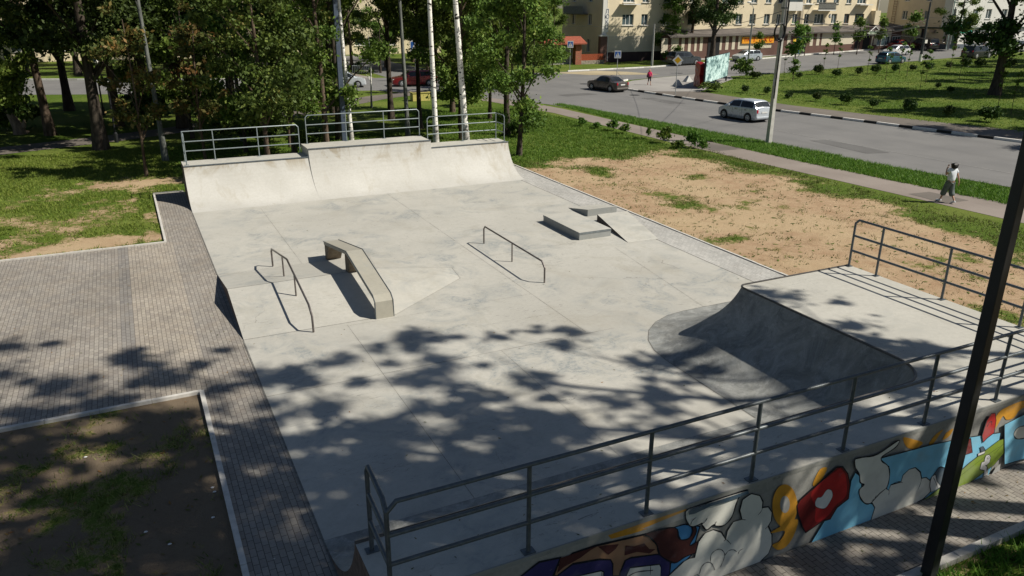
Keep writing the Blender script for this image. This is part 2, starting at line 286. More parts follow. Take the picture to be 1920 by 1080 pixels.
# ---------------------------------------------------------------- ground
def soil(x,y):
    x=np.asarray(x,float);y=np.asarray(y,float); n=fbm(x,y,3.,3)
    def sm(a,w): return 1/(1+np.exp(-a/w))
    # worn lot east of the park
    e=sm(np.minimum(x-16.5,np.minimum(27.6-.04*(y-20)-x+ (n-.5)*3.5,35.2-.05*(x-18)-y+(n-.5)*3)),.45)
    e=e*(1.0-.62*sm(fbm(x,y,1.7,9)-.66+.08*sm(y-30,1.)+.10*sm(14.5+.0*x-y+(x-20)*.0,1.)+.08*sm(x-26,.7),.04))
    e=e-.75*np.exp(-(((x-20.6)-(25.5-y)*.12)/1.1)**2-((y-25.5)/2.6)**2)*sm(n-.42,.06)-.5*np.exp(-((x-20.6)/1.3)**2-((y-30)/1.6)**2)*sm(n-.45,.06)
    # bare spots in the west meadow
    w=np.exp(-((x+.6)/1.9)**2-((y-38.6)/1.5)**2)*.75+np.exp(-((x+1.)/1.7)**2-((y-29.2)/.55)**2)*.6+np.exp(-((x+4.)/3.)**2-((y-28.6)/.4)**2)*.6+.5*sm(fbm(x,y,1.6,14)-.53,.05)*(x<2)*(y>28)*(y<41)
    # shaded plot by the plaza
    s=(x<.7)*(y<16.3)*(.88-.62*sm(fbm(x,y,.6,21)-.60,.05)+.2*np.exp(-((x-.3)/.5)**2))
    b=(x>8)*(y<5.8)*.35
    v=.5*np.exp(-((y-89.3)/1.5)**2)*(x>80)+.5*np.exp(-((x-15)/5)**2-((y-69.5)/1.)**2)
    return np.clip(np.maximum.reduce([e,w,s,b*1.,v]),0,1)
def axis(segs):
    o=[]
    for a,b,st in segs: o+=list(np.arange(a,b,st))
    return np.array(o+[segs[-1][1]])
gx=axis([(-400,-40,60),(-40,-8,4),(-8,31,.3),(31,60,1.45),(60,155,4.75),(155,500,69)]); gy=axis([(-200,-10,38),(-10,4,2),(4,46,.3),(46,62,.8),(62,110,4),(110,700,59)])
XX,YY=np.meshgrid(gx,gy); ny,nx=XX.shape; ZZ=.016*np.clip(XX-60,0,95)-.035
idx=np.arange(nx*ny).reshape(ny,nx); q=np.stack([idx[:-1,:-1],idx[:-1,1:],idx[1:,1:],idx[1:,:-1]],-1).reshape(-1,4)
def npmesh(name,V,Q,mats,attr=None,smooth=False,parent=None,kind=None,link=True):
    me=bpy.data.meshes.new(name); k=Q.shape[1]; me.vertices.add(len(V)); me.vertices.foreach_set('co',V.astype(np.float32).ravel()); me.loops.add(Q.size); me.loops.foreach_set('vertex_index',Q.astype(np.int32).ravel())
    me.polygons.add(len(Q)); me.polygons.foreach_set('loop_start',np.arange(0,Q.size,k,dtype=np.int32)); me.update(calc_edges=True)
    for m in mats: me.materials.append(m)
    if attr:
        for an,av in attr.items(): a=me.attributes.new(an,'FLOAT','POINT'); a.data.foreach_set('value',av.astype(np.float32))
    if smooth: me.shade_smooth()
    if not link: return me
    o=bpy.data.objects.new(name,me); COL.objects.link(o); o.parent=parent
    if kind: o['kind']=kind
    return o
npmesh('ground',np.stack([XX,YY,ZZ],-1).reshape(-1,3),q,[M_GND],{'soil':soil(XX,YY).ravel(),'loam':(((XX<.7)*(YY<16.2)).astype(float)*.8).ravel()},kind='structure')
# ---------------------------------------------------------------- roads, footways, kerbs
NE=[(28.5,62),(30.9,56.3),(31.9,50),(32.9,39.4),(34.3,30),(35.8,20.8),(38.5,0),(42,-40)]
KB=[(42.7,64.5),(42.9,62),(43.3,55.7),(43.85,50.6),(45.0,45),(46.3,38.7),(47.2,33.4),(48.6,26),(52,10),(60,-20),(66,-40)]
road=[(60,-40)]+[(42,-40)][:0]
main_road=NE+[(66,-40)]+KB[::-1][1:]+[(43.6,66.8),(45.4,68.4),(48.2,71.0),(36,78),(20.9,71.9)]
sheet('main_road',main_road,-.022,M_ROAD)
EWB=[(-60,97),(-45,93),(-7,80),(7.2,74.9),(20.9,71.9),(36,72),(48.2,71.0),(53.3,72.6),(59.7,74.2),(61.0,70.3),(70,70.1),(80,71.6),(90,73),(111,75.5),(121,76.5),(200,80)]
EWT=[(200,97),(140,95.5),(132,94.5),(126,96.0),(114.4,92.7),(95,89.5),(82.4,87.1),(61.7,84.2),(48,82.9),(36,83),(24.3,83.8),(8.6,87.7),(-8,94.6),(-45,109),(-60,114)]
sheet('cross_street',EWB+EWT,-.026,M_ROAD)
sheet('side_road',[(26,83.9),(34,83.5),(33,120),(27,120)],-.0245,M_ROAD)
sheet('dusty_verge_road',[(45.5,82.2),(48,78),(56,75.5),(54.5,80),(52,82.7)],-.018,M_DUST)
WL=[(24,68.5),(27.3,60),(28.8,51.5),(28.9,38),(29.2,31),(29.6,26),(30.1,17.4),(31.6,0),(35,-40)]; WU=[(27.6,69.5),(29.8,60),(30.6,53.5),(31.1,38),(31.5,31),(32.0,24.3),(32.7,19.1),(34.6,0),(38,-40)]
sheet('footway',WL+WU[::-1],-.024,M_WALK)
pp=[(-40,42),(-20,46),(-6.4,50.3),(-1.2,52.3),(2.8,54.3),(7.1,57.2),(11,59),(13.8,61.6),(17,64.2),(19.6,66.4),(25.5,69.3)]
sheet('park_path',ribbon(pp,-1.25,1.25),-.021,M_PATH)
FP=[(43.4,64.5),(43.5,62),(43.9,55.8),(44.4,50.7),(45.6,45),(46.9,38.8),(47.8,33.5),(49.2,26.1),(52.6,10.2),(60.6,-20)]; FQ=[(65,-20),(57.5,8),(54.2,26),(52.9,31.5),(51.4,36.6),(50,41.8),(48.8,47.9),(48.5,59.0)]
sheet('east_footway',FP+FQ+[(46,61.5)],-.020,M_PATH)
sheet('corner_plaza',[(43.4,64.9),(44.5,66.6),(46.2,68.4),(48.6,70.4),(53.3,72.3),(59.7,74.0),(62.0,70.6),(60.0,67.8),(48.5,59.1),(44.6,60.9)],-.012,M_PLAZ)
sheet('shop_footway',[(68,90.2),(82,90.2),(113,91.6),(113,92),(128,96.6),(128,98),(113,93.6),(68,91.9)],-.016,M_PLAZ)
sheet('corner_footway',[(128,95.6),(133,94.8),(160,96.5),(160,98.8),(128,98.6)],-.012,M_PLAZ)
sheet('side_path',[(22.3,83.9),(24.6,83.7),(23,100),(17,112),(14,112),(20,99)],-.019,M_WALK)
def kerb(name,pts,w,z1,dk,wt,mats,label,off=0):
    P=subdiv([(*p,) for p in pts],.05*1) if False else None
    mb=MB(); L=[0]
    pts=[Vector(p) for p in pts]
    for a,b in zip(pts[:-1],pts[1:]): L.append(L[-1]+(b-a).length)
    def at(s):
        for i in range(len(pts)-1):
            if s<=L[i+1] or i==len(pts)-2:
                t=(s-L[i])/(L[i+1]-L[i]); return pts[i].lerp(pts[i+1],t),(pts[i+1]-pts[i]).normalized()
    s=0.;k=0
    while s<L[-1]-.1:
        ln=dk if k%2 else wt; e=min(s+ln,L[-1]); a,d=at(s);b,_=at(e-.012); mb.mat(k%2)
        n=Vector((-d.y,d.x))*w; za=T(a.x);zb=T(b.x)
        mb.add([(a.x,a.y,za-.1),(b.x,b.y,zb-.1),(b.x+n.x,b.y+n.y,zb-.1),(a.x+n.x,a.y+n.y,za-.1),(a.x,a.y,za+z1),(b.x,b.y,zb+z1),(b.x+n.x,b.y+n.y,zb+z1),(a.x+n.x,a.y+n.y,za+z1)],[(0,3,2,1),(4,5,6,7),(0,1,5,4),(1,2,6,5),(2,3,7,6),(3,0,4,7)])
        s=e;k+=1
    o=mb.build(name,mats); tag(o,label,'kerb',kind='structure'); return o
kerb('kerb',[(48.3,71.0),(46.0,69.2),(44.2,67.0),(42.85,64.4),(42.95,62),(43.35,55.7),(43.9,50.6),(45.05,45),(46.35,38.7),(47.25,33.4),(48.65,26),(52.05,10),(60,-20)],.17,.13,.95,1.6,[M_WHITE,M_BLACK],None)
kerb('kerb',[(48,82.9),(61.7,84.25),(82.4,87.2),(95,89.6),(114.4,92.8),(126,96.1)],.16,.12,1.1,3.2,[M_WHITE,M_KERB],None)
kerb('kerb',[(-45,109.1),(-8,94.7),(8.6,87.8),(24.3,83.9)],.16,.12,.9,4,[M_WHITE,M_KERB],None)
kerb('kerb',[(126,96.1),(132,94.6),(140,95.6),(175,96.6)],.16,.12,1.,3,[M_KERB,M_KERB],None)
# worn lane lines
def line(a,b,dash=None,w=.12,z=-.010):
    mb=MB(); a=Vector(a);b=Vector(b); d=(b-a); L=d.length; d.normalize(); n=Vector((-d.y,d.x))*w/2; s=0
    while s<L:
        e=min(L,s+(dash[0] if dash else L)); p=a+d*s;q_=a+d*e
        mb.add([(v.x,v.y,z+T(v.x)) for v in(p-n,q_-n,q_+n,p+n)],[(0,1,2,3)]); s=e+(dash[1] if dash else 1)
    o=mb.build('lane_marking',M_WORN); o['kind']='structure'
line((62,78.2),(125,84),(3,5)); line((-5,84.6),(20,78.2)); line((21,76.9),(34,76.2),(1.5,1.5)); line((-8,92.2),(22,81.4),None,.1)
# tar snakes on the main road, manholes
for q_ in(((1236,172),(1262,172)),((1100,135),(1115,136))): pass
for (px,py) in((1095,157),(1190,178),(1273,137)):
    p=G(px,py); mb=MB(); mb.add([(p.x+.45*math.cos(a*math.pi/10),p.y+.45*math.sin(a*math.pi/10),p.z-.008) for a in range(20)],[tuple(range(20))]); tag(mb.build('manhole_cover',plain('cast_iron',(.05,.05,.05),.6,.3,9)),['round iron manhole cover in the junction near the dark sedan','round iron manhole cover in the road by the black and white kerb','round iron manhole cover in the cross street before the parked off-roader'][(1095,1190,1273).index(px)],'manhole cover')
M_PATCH=asphalt('repair_asphalt',(.115,.112,.108),(.15,.147,.142))
for P in([(36.6,30),(38.0,29.6),(38.4,34.2),(37.0,34.5)],[(40.2,52.5),(41.6,52.4),(41.5,56.8),(40.3,56.9)],[(66,79.6),(71,80.1),(70.9,81.6),(66.2,81.2)],[(35,60.5),(38.4,60.9),(38.2,62.3),(34.9,61.9)],[(44.6,20),(46.4,19.7),(46.9,24.5),(45.2,24.8)]): sheet('road_patch',P,-.014,M_PATCH)
for P in([(29.4,34),(31.2,34),(31.2,36.6),(29.3,36.7)],[(30.2,20.5),(31.6,20.4),(31.5,22.2),(30.3,22.3)]): sheet('footway_patch',P,-.018,M_PATH)
line((39.2,14),(37.9,40),None,.05); line((41.6,44),(39.8,60),None,.05)
# ---------------------------------------------------------------- pavers and kerbs of the park
PX0=1.775; PXR=16.05
sheet('plaza_paving_west',[(-12,16.12),(-.6,16.12),(-.6,28.0),(-12,28.0)],-.0085,M_PAV)
sheet('plaza_paving_band',[(-.9,16.12),(-.6,16.12),(-.6,28.0),(-.9,28.0)],-.005,M_PAVD)
sheet('plaza_paving_pale',[(-.6,16.12),(.78,16.12),(.78,28.0),(-.6,28.0)],-.0085,M_PAVL)
sheet('park_paving_strip',[(.62,16.12),(.78,16.12),(.78,28),(.62,28),(.62,35.9),(PX0,35.9),(PX0,6.85),(.62,6.85)][0:0]+[(.78,16.12),(.78,28.0),(.62,28.0),(.62,35.85),(PX0+.02,35.85),(PX0+.02,2),(.62,2),(.62,16.12)],-.0085,M_PAV)
sheet('park_paving_strip_east',[(PXR,36.6),(17.33,36.6),(17.33,5.75),(PXR,5.75)],-.0085,M_PAVR)
sheet('front_paving',[(PX0+.02,6.83),(PXR,6.83),(PXR,5.75),(17.33,5.75),(17.33,5.70),(PX0+.02,5.70)],-.0085,M_PAV)
def edging(name,pts,lab=None,w=.075,z=.035):
    mb=MB(); pts=subdiv(pts,1.0)
    for a,b in zip(pts[:-1],pts[1:]):
        d=(b-a).normalized(); mb.obox((a+b)/2,d,(b-a).length-.008,w,-.1,z+random.uniform(-.004,.004))
    o=mb.build(name,M_KERB); o['kind']='structure'
random.seed(3)
edging('edging_kerb',[(-12,28.04),(.58,28.04),(.58,35.9),(PX0-.02,35.9)]); edging('edging_kerb',[(-12,16.06),(.58,16.06),(.58,2)],w=.09)
edging('edging_kerb',[(17.37,36.6),(17.37,5.70)],z=.02) ; edging('edging_kerb',[(2,5.62),(17.4,5.62)],w=.13,z=.07)
# ---------------------------------------------------------------- the slab
mb=MB(); mb.add([(PX0,8,0),(PXR,8,0),(PXR,31.9,0),(PX0,31.9,0),(PX0,8,-.3),(PXR,8,-.3),(PXR,31.9,-.3),(PX0,31.9,-.3)],[(0,1,2,3),(0,4,5,1),(1,5,6,2),(2,6,7,3),(3,7,4,0)])
mb.mat(1)
def joint(a,b,w=.008,z=.0025):
    a=Vector(a);b=Vector(b);d=(b-a).normalized();n=Vector((-d.y,d.x))*w/2
    k=max(1,int((b-a).length/.5)); P=[a.lerp(b,i/k) for i in range(k+1)]; rr=random.Random(int(a.x*100+a.y*10))
    for p,q_ in zip(P[:-1],P[1:]): ww=rr.uniform(.55,1.3); mb.add([(p.x-n.x*ww,p.y-n.y*ww,z),(q_.x-n.x*ww,q_.y-n.y*ww,z),(q_.x+n.x*ww,q_.y+n.y*ww,z),(p.x+n.x*ww,p.y+n.y*ww,z)],[(0,1,2,3)])
joint((4.28,31.4),(4.3,23.6)); joint((4.3,18.3),(4.29,10.1)); joint((9.6,31.7),(9.6,15.3),.010); joint((14.2,21),(13.4,15.4),.009)
joint((PX0,15.23),(10.4,15.2),.012); joint((PX0,10.1),(10.4,10.1),.012); joint((10.0,22.),(13.3,22.1),.006); joint((4.35,20.98*.867+.04),(9.6,18.3),.006); joint((7.2,15.2),(7.2,10.1),.006); joint((10.9,20.6),(11.6,20.1),.01)
M_JOINT=plain('joint_filler',(.15,.145,.13),.9,.4,9,world=True)
slab=mb.build('park_slab',[M_CONC,M_JOINT]); tag(slab,kind='structure')
# grimy gap between slab and pavers
mb=MB()
for (x,a,b) in((PX0-.012,8,18.4),(PXR+.008,12.6,31.8),(PX0-.008,23.8,32)): mb.add([(x-.016,a,.001),(x+.016,a,.001),(x+.016,b,.001),(x-.016,b,.001)],[(0,1,2,3)])
o=mb.build('slab_edge_joint',M_JOINT); o['kind']='structure'
# ---------------------------------------------------------------- far quarter pipe (three bays)
def arc(run,h,n=14):
    Rr=(run*run+h*h)/(2*h); a1=math.asin(min(1,run/Rr)); 
    return [(Rr*math.sin(a1*k/n),Rr*(1-math.cos(a1*k/n))) for k in range(n+1)]
far=empty('quarter_pipe',((PX0+16.2)/2,34,0),label='long pale concrete quarter pipe with a raised middle bay at the far end',cat='quarter pipe')
off=-Vector(far.location)
def bay(x0,x1,h,back,ml,mr):
    mb=MB(); p=arc(1.9,h); pts=[(31.8+a,b) for a,b in p]
    n=len(pts)
    mb.add([(x0,y,z) for y,z in pts]+[(x1,y,z) for y,z in pts],[(i,n+i,n+i+1,i+1) for i in range(n-1)])
    mb.mat(1); mb.add([(x0,33.7,h),(x1,33.7,h),(x1,back,h),(x0,back,h),(x1,back,-.1),(x0,back,-.1)],[(0,1,2,3),(3,2,4,5)])
    for x,fl,m_ in((x0,0,ml),(x1,1,mr)):
        mb.mat(m_)
        poly=[(x,y,z) for y,z in pts]+[(x,back,h),(x,back,-.02),(x,31.8,-.02)]
        mb.add(poly,[tuple(range(len(poly)))[::(1 if not fl else -1)]])
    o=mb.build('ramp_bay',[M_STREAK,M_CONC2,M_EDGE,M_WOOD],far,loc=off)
    b=MB().tube([(x0,33.69,h+.006),(x1,33.69,h+.006)],.028,8); b.build('coping',M_METAL,far,loc=off,smooth=True)
bay(PX0,6.80,1.46,34.95,3,1); bay(6.80,12.37,1.80,35.2,1,1); bay(12.37,16.3,1.46,34.95,2,2)
# ---------------------------------------------------------------- railings
def railing(name,base,pts_post,paths,rad,mat,label,zb,bars=(1.24,.82,.43),plate=True,posts_top=None):
    r_=empty(name,base,label=label,cat='railing'); of=-Vector(base)
    for p in pts_post:
        mb=MB().tube([(p[0],p[1],zb),(p[0],p[1],zb+bars[0]-(.0 if len(p)<3 else p[2]))],rad,10); po=mb.build('post',mat,r_,True,loc=of)
        if plate: MB().box(p[0]-.08,p[0]+.08,p[1]-.06,p[1]+.06,zb,zb+.012).build('base_plate',mat,po)
    for path,z in paths:
        MB().tube([(x,y,zb+zz) for x,y,zz in path],rad,10).build('rail' if z else 'rail',mat,r_,True,loc=of)
    return r_
rd=.029
def longrail(A,B,ch=.1,cuts=(0,0),extra=None):
    """three bars from A to B, top bar chamfered down at free ends"""
    A=Vector(A);B=Vector(B);d=(B-A).normalized(); out=[]
    top=[]
    top+= [(A.x,A.y,1.24-ch),(A.x+d.x*ch,A.y+d.y*ch,1.24)] if cuts[0] else [(A.x,A.y,1.24)]
    top+= [(B.x-d.x*ch,B.y-d.y*ch,1.24),(B.x,B.y,1.24-ch)] if cuts[1] else [(B.x,B.y,1.24)]
    out.append((top,1))
    for z in(.82,.43): out.append(([(A.x,A.y,z),(B.x,B.y,z)],1))
    return out
ZN=1.46
px_=[1.9,3.65,5.4,7.2,9.0,10.8,12.6,14.4,16.12]
railing('guard_railing',(1.9,6.93,ZN),[(x,6.93,.1 if i in(0,) else 0) for i,x in enumerate(px_)]+[(1.93,7.78,.1)],longrail((1.9,6.93),(16.12,6.93),.12,(1,0))+[([(1.93,7.78,1.14),(1.93,7.70,1.24),(1.9,7.05,1.24),(1.9,6.93,1.12)],1),([(1.93,7.78,.82),(1.9,6.93,.82)],1),([(1.93,7.78,.43),(1.9,6.93,.43)],1)],rd,M_METAL,'dark grey tube railing above the painted wall in the foreground',ZN)
railing('guard_railing',(16.12,10,ZN),[(16.12,13.18,.1),(16.12,12.35,0),(16.12,10.55,0),(16.12,8.76,0)],longrail((16.12,6.93+.05),(16.12,13.18),.1,(0,1)),rd,M_METAL,'grey tube railing on the right platform edge before the sandy lot',ZN)
railing('guard_railing',(4.3,34.8,1.46),[(1.93,34.0,.1),(1.93,34.8,0),(3.12,34.8,0),(4.92,34.8,0),(6.66,34.8,.1)],longrail((1.93,34.8),(6.66,34.8),.1,(0,1))+[([(1.93,34.0,1.14),(1.93,34.1,1.24),(1.93,34.8,1.24)],1),([(1.93,34.0,.82),(1.93,34.8,.82)],1),([(1.93,34.0,.43),(1.93,34.8,.43)],1)],.023,M_RAILL,'light grey railing on the low left bay of the far quarter pipe',1.46)
railing('guard_railing',(9.7,35.08,1.80),[(7.05,35.08,.1),(8.84,35.08,0),(10.6,35.08,0),(12.32,35.08,.1)],longrail((7.05,35.08),(12.32,35.08),.1,(1,1)),.023,M_RAILL,'light grey railing on the raised middle bay of the far quarter pipe',1.80)
railing('guard_railing',(14.4,34.8,1.46),[(12.62,34.8,.1),(14.4,34.8,0),(16.17,34.8,0),(16.17,33.85,.1)],longrail((12.62,34.8),(16.17,34.8),.1,(1,0))+[([(16.17,33.85,1.14),(16.17,33.95,1.24),(16.17,34.8,1.24)],1),([(16.17,33.85,.82),(16.17,34.8,.82)],1),([(16.17,33.85,.43),(16.17,34.8,.43)],1)],.023,M_RAILL,'light grey railing on the low right bay of the far quarter pipe',1.46)
# ---------------------------------------------------------------- near corner quarter pipe and platform
near=empty('corner_quarter_pipe',(14,9,0),label='L-shaped concrete quarter pipe with a wide platform and painted front wall',cat='quarter pipe'); off=-Vector(near.location)
lip=[(PX0+k*(11.7-PX0)/10,8.0) for k in range(11)]+[(11.7+.82*math.sin(a),8.82-.82*math.cos(a)) for a in [math.pi/2*k/8 for k in range(1,9)]]
lip+=[(12.52,y) for y in(9.5,10.1,11,12,12.7,13.04)]+[(12.72-.2*math.cos(a),13.04+.2*math.sin(a)) for a in [math.pi/2*k/6 for k in range(1,7)]]+[(x,13.24) for x in(13.4,14,15,16.2)]
foot=[(min(x,10.4),10.1) for x,y in lip[:11]]+[(10.42,10.12)]*8+[(10.42,y) for y in(10.12,10.3,11,12,12.7,13.04)]+[(12.72-2.3*math.cos(a),13.04+2.35*math.sin(a)) for a in [math.pi/2*k/6 for k in range(1,7)]]+[(x,15.39) for x in(13.4,14,15,16.2)]
foot[10]=(10.4,10.1); foot[24]=(10.42,13.04)
n=14; prof=arc(2.1,ZN,n); V=[];Fc=[]
for (lx,ly),(fx,fy) in zip(lip,foot):
    for a,b in prof: t=a/2.1; V.append((fx+(lx-fx)*t,fy+(ly-fy)*t,b+.003*(1-t)))
m=n+1
for i in range(len(lip)-1):
    for k in range(n): Fc.append((i*m+k,(i+1)*m+k,(i+1)*m+k+1,i*m+k+1))
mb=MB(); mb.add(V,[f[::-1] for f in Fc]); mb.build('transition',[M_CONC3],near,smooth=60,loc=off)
mb=MB(); outer=[(16.2,6.85),(PX0,6.85)]; poly=[Vector((x,y,0)) for x,y in lip]+[Vector((x,y,0)) for x,y in outer]
bm=bmesh.new(); vs=[bm.verts.new((p.x,p.y,ZN)) for p in poly]; f=bm.faces.new(vs); f.normal_update(); 
if f.normal.z<0: f.normal_flip()
bmesh.ops.triangulate(bm,faces=[f],ngon_method='EAR_CLIP'); o=mk('platform_top',bm); o.data.materials.append(M_CONC2); o.parent=near; o.location=off
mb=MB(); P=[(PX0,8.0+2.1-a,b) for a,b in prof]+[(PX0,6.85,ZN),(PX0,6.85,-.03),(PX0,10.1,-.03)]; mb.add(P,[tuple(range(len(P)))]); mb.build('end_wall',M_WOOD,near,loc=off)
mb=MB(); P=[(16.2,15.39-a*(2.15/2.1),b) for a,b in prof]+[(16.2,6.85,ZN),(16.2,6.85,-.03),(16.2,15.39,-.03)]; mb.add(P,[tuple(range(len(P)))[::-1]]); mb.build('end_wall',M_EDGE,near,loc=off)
def wallmat():
    t=NT('painted_wall_concrete',.85,.2); v=t.co(); n=t.noise(1.2,5,v,.6); f=t.noise(14,5,v,.7); c=t.mix(t.ramp(n,[(.3,0.),(.7,1.)]),(.24,.24,.225),(.33,.325,.30)); t.col(t.mix(t.ramp(f,[(.3,.3),(.6,0.)]),c,(.1,.1,.09))); t.bump(f,.2,.01); return t.m
M_WALL=wallmat()
mb=MB(); mb.add([(PX0,6.85,-.03),(16.2,6.85,-.03),(16.2,6.85,ZN),(PX0,6.85,ZN)],[(0,1,2,3)]); mb.build('front_wall',M_WALL,near,loc=off)
mb=MB(); mb.tube([(x,y,ZN+.005) for x,y in lip],.026,8); mb.build('coping',plain('coping_steel',(.07,.065,.06),.4,.3,8,.5,.4),near,True,loc=off)
mb=MB(); mb.box(PX0,16.2,6.842,6.862,ZN-.06,ZN+.004); mb.build('edge_trim',M_EDGE,near,loc=off)
# joint line at the foot of the corner bowl
mb=MB()
fp=[foot[i] for i in range(18,len(foot))]
for a,b in zip(fp[:-1],fp[1:]):
    a=Vector(a);b=Vector(b)
    if (b-a).length<.02: continue
    d=(b-a).normalized(); nn=Vector((-d.y,d.x))*.008; mb.add([(a.x-nn.x,a.y-nn.y,.0065),(b.x-nn.x,b.y-nn.y,.0065),(b.x+nn.x,b.y+nn.y,.0065),(a.x+nn.x,a.y+nn.y,.0065)],[(0,3,2,1)])
mb.build('foot_joint',M_JOINT,near,loc=off)
# wall painting: flat painted shapes on the wall
PAL={}
def pm(name,c,amp=.16):
    t=NT('paint_'+name,.75,.25); v=t.co(); n=t.noise(1.6,4,v,.6); f=t.noise(22,5,v,.7); sp=t.noise(.8,5,t.co((1,1,1.6)),.65)
    k=t.ramp(n,[(.3,[x*(1-amp) for x in c]),(.7,[min(1,x*(1+amp)) for x in c])]); k=t.mix(t.ramp(sp,[(.50,0.),(.70,.42)]),k,(.30,.30,.29)); k=t.mix(t.ramp(f,[(.24,.8),(.34,0.)]),k,(.27,.265,.25)); k=t.mix(t.ramp(f,[(.66,0.),(.74,.35)]),k,(.12,.12,.11)); t.col(k); t.bump(f,.2,.008); return t.m
paints=[pm('sky_blue',(.20,.52,.72)),pm('cream',(.66,.66,.60),.14),pm('black_line',(.008,.01,.015)),pm('orange',(.58,.28,.03),.3),pm('red',(.42,.02,.02)),pm('green',(.20,.29,.03)),pm('skin_brown',(.30,.17,.10)),pm('violet',(.035,.03,.12)),pm('maroon',(.07,.022,.02)),pm('slate',(.06,.10,.14)),pm('deep_blue',(.06,.22,.45)),pm('dark_red',(.16,.012,.012)),pm('white',(.72,.72,.70)),pm('grey_spray',(.33,.33,.32))]
PN=['blue','cream','line','orange','red','green','skin','violet','maroon','slate','dblue','dred','white','grey']
mural=MB(); lay=[0]
def wp(px,py):
    p=PY(px,py,6.85); return (min(max(p.x,PX0+.01),16.19),min(max(p.z,-.005),ZN-.065))
def smoothpoly(P,k=4):
    out=[];n=len(P)
    for i in range(n):
        p0,p1,p2,p3=P[i-1],P[i],P[(i+1)%n],P[(i+2)%n]
        for j in range(k):
            t=j/k; out.append(tuple(.5*((2*p1[c])+(-p0[c]+p2[c])*t+(2*p0[c]-5*p1[c]+4*p2[c]-p3[c])*t*t+(-p0[c]+3*p1[c]-3*p2[c]+p3[c])*t**3) for c in(0,1)))
    return out
def paint(col,P,sm=True,line=.012,sc=None):
    if sc: s_,ox,oy=sc; P=[(ox+x*s_,oy+y*s_) for x,y in P]
    Wp=[wp(*p) for p in P]
    if sm: Wp=[(x,min(z,ZN-.065)) for x,z in smoothpoly(Wp)]
    lay[0]+=1; y=6.85-.0025-.0006*lay[0]
    tri=tessellate_polygon([[Vector((x,0,z)) for x,z in Wp]]); mural.mat(PN.index(col))
    vs=[(x,y,max(z,-.005)) for x,z in Wp]; fs=[]
    for t in tri:
        a,b,c=[Vector(vs[i]) for i in t]; nn=(b-a).cross(c-a); fs.append(tuple(t) if nn.y<0 else tuple(t)[::-1])
    mural.add(vs,fs)
    if line: stroke([(x,z) for x,z in Wp]+[Wp[0]],line*1.6,y-.0003)
def stroke(Wp,w,y=None,col='line'):
    if y is None: lay[0]+=1; y=6.85-.0025-.0006*lay[0]
    mural.mat(PN.index(col)); n=len(Wp); L=[];Rr=[]
    for i in range(n):
        a=Vector(Wp[max(i-1,0)]);b=Vector(Wp[min(i+1,n-1)]); d=b-a; d=d.normalized() if d.length>1e-6 else Vector((1,0)); nn=Vector((-d.y,d.x))*w*(.6+.5*math.sin(i*.7)**2); p=Vector(Wp[i]); L.append(p+nn);Rr.append(p-nn)
    for i in range(n-1):
        if Wp[i][1]<.002 and Wp[i+1][1]<.002: continue
        vs=[(L[i].x,y,L[i].y),(L[i+1].x,y,L[i+1].y),(Rr[i+1].x,y,Rr[i+1].y),(Rr[i].x,y,Rr[i].y)]
        a,b,c=[Vector(v) for v in vs[:3]]; f=(0,1,2,3) if (b-a).cross(c-a).y<0 else (3,2,1,0); mural.add(vs,[f])
def curve(P,sc,w=.009,col='line'):
    s_,ox,oy=sc; W_=[wp(ox+x*s_,oy+y*s_) for x,y in P]; o=[]
    for i in range(len(W_)-1):
        p0=W_[max(i-1,0)];p1=W_[i];p2=W_[i+1];p3=W_[min(i+2,len(W_)-1)]
        for j in range(5): t=j/5; o.append(tuple(.5*((2*p1[c])+(-p0[c]+p2[c])*t+(2*p0[c]-5*p1[c]+4*p2[c]-p3[c])*t*t+(-p0[c]+3*p1[c]-3*p2[c]+p3[c])*t**3) for c in(0,1)))
    stroke(o+[W_[-1]],w,None,col)
A=(1/3,1380,720); B=(.1875,1280,900); C=(.28125,960,860); D=(1/6,980,930); E_=(1/6,1700,780)
paint('orange',[(640,510),(860,420),(1160,330),(1160,352),(980,440),(800,500),(660,535)],False,0,C)
paint('grey',[(860,470),(1150,350),(1165,390),(1000,450)],False,0,C)
paint('orange',[(940,300),(1000,312),(1050,330),(1010,362),(960,356)],True,0,A); paint('orange',[(1120,285),(1165,255),(1140,290),(1105,338),(1082,338)],True,0,A); paint('orange',[(1180,275),(1220,250),(1200,290),(1160,315)],True,0,A)
paint('orange',[(430,560),(470,480),(510,470),(490,520),(450,570)],True,0,A)
paint('orange',[(1440,235),(1475,160),(1540,120),(1622,92),(1624,125),(1590,150),(1560,190),(1520,200),(1500,180),(1470,230),(1450,262)],True,0,A)
paint('skin',[(250,900),(560,640),(800,560),(1380,425),(1480,480),(1540,640),(1560,900)],False,.01,D)
paint('dblue',[(1080,455),(1150,435),(1250,450),(1195,640),(1040,790),(1000,790),(1060,690),(1130,560)],False,.008,C)
paint('violet',[(-100,960),(180,740),(420,690),(340,900),(200,1100)],False,.012,D)
paint('violet',[(340,1000),(400,880),(560,760),(860,708),(985,712),(1010,760),(1010,1000)],False,.01,D); paint('cream',[(540,1000),(570,905),(880,835),(908,850),(905,1000)],False,.007,D)
paint('violet',[(1070,1000),(1090,860),(1150,720),(1210,690),(1500,652),(1640,670),(1660,720),(1640,1000)],False,.01,D); paint('cream',[(1130,1000),(1165,880),(1205,800),(1535,762),(1552,800),(1540,1000)],False,.007,D)
curve([(1180,900),(1280,850),(1460,830)],D,.01); curve([(1435,770),(1430,880)],D,.005); curve([(885,840),(890,960)],D,.005)
paint('maroon',[(840,562),(960,545),(1075,535),(1040,590),(960,655),(900,610)],False,0,D); paint('maroon',[(1150,550),(1250,560),(1360,525),(1420,590),(1490,590),(1420,640),(1280,622),(1140,662)],False,0,D)
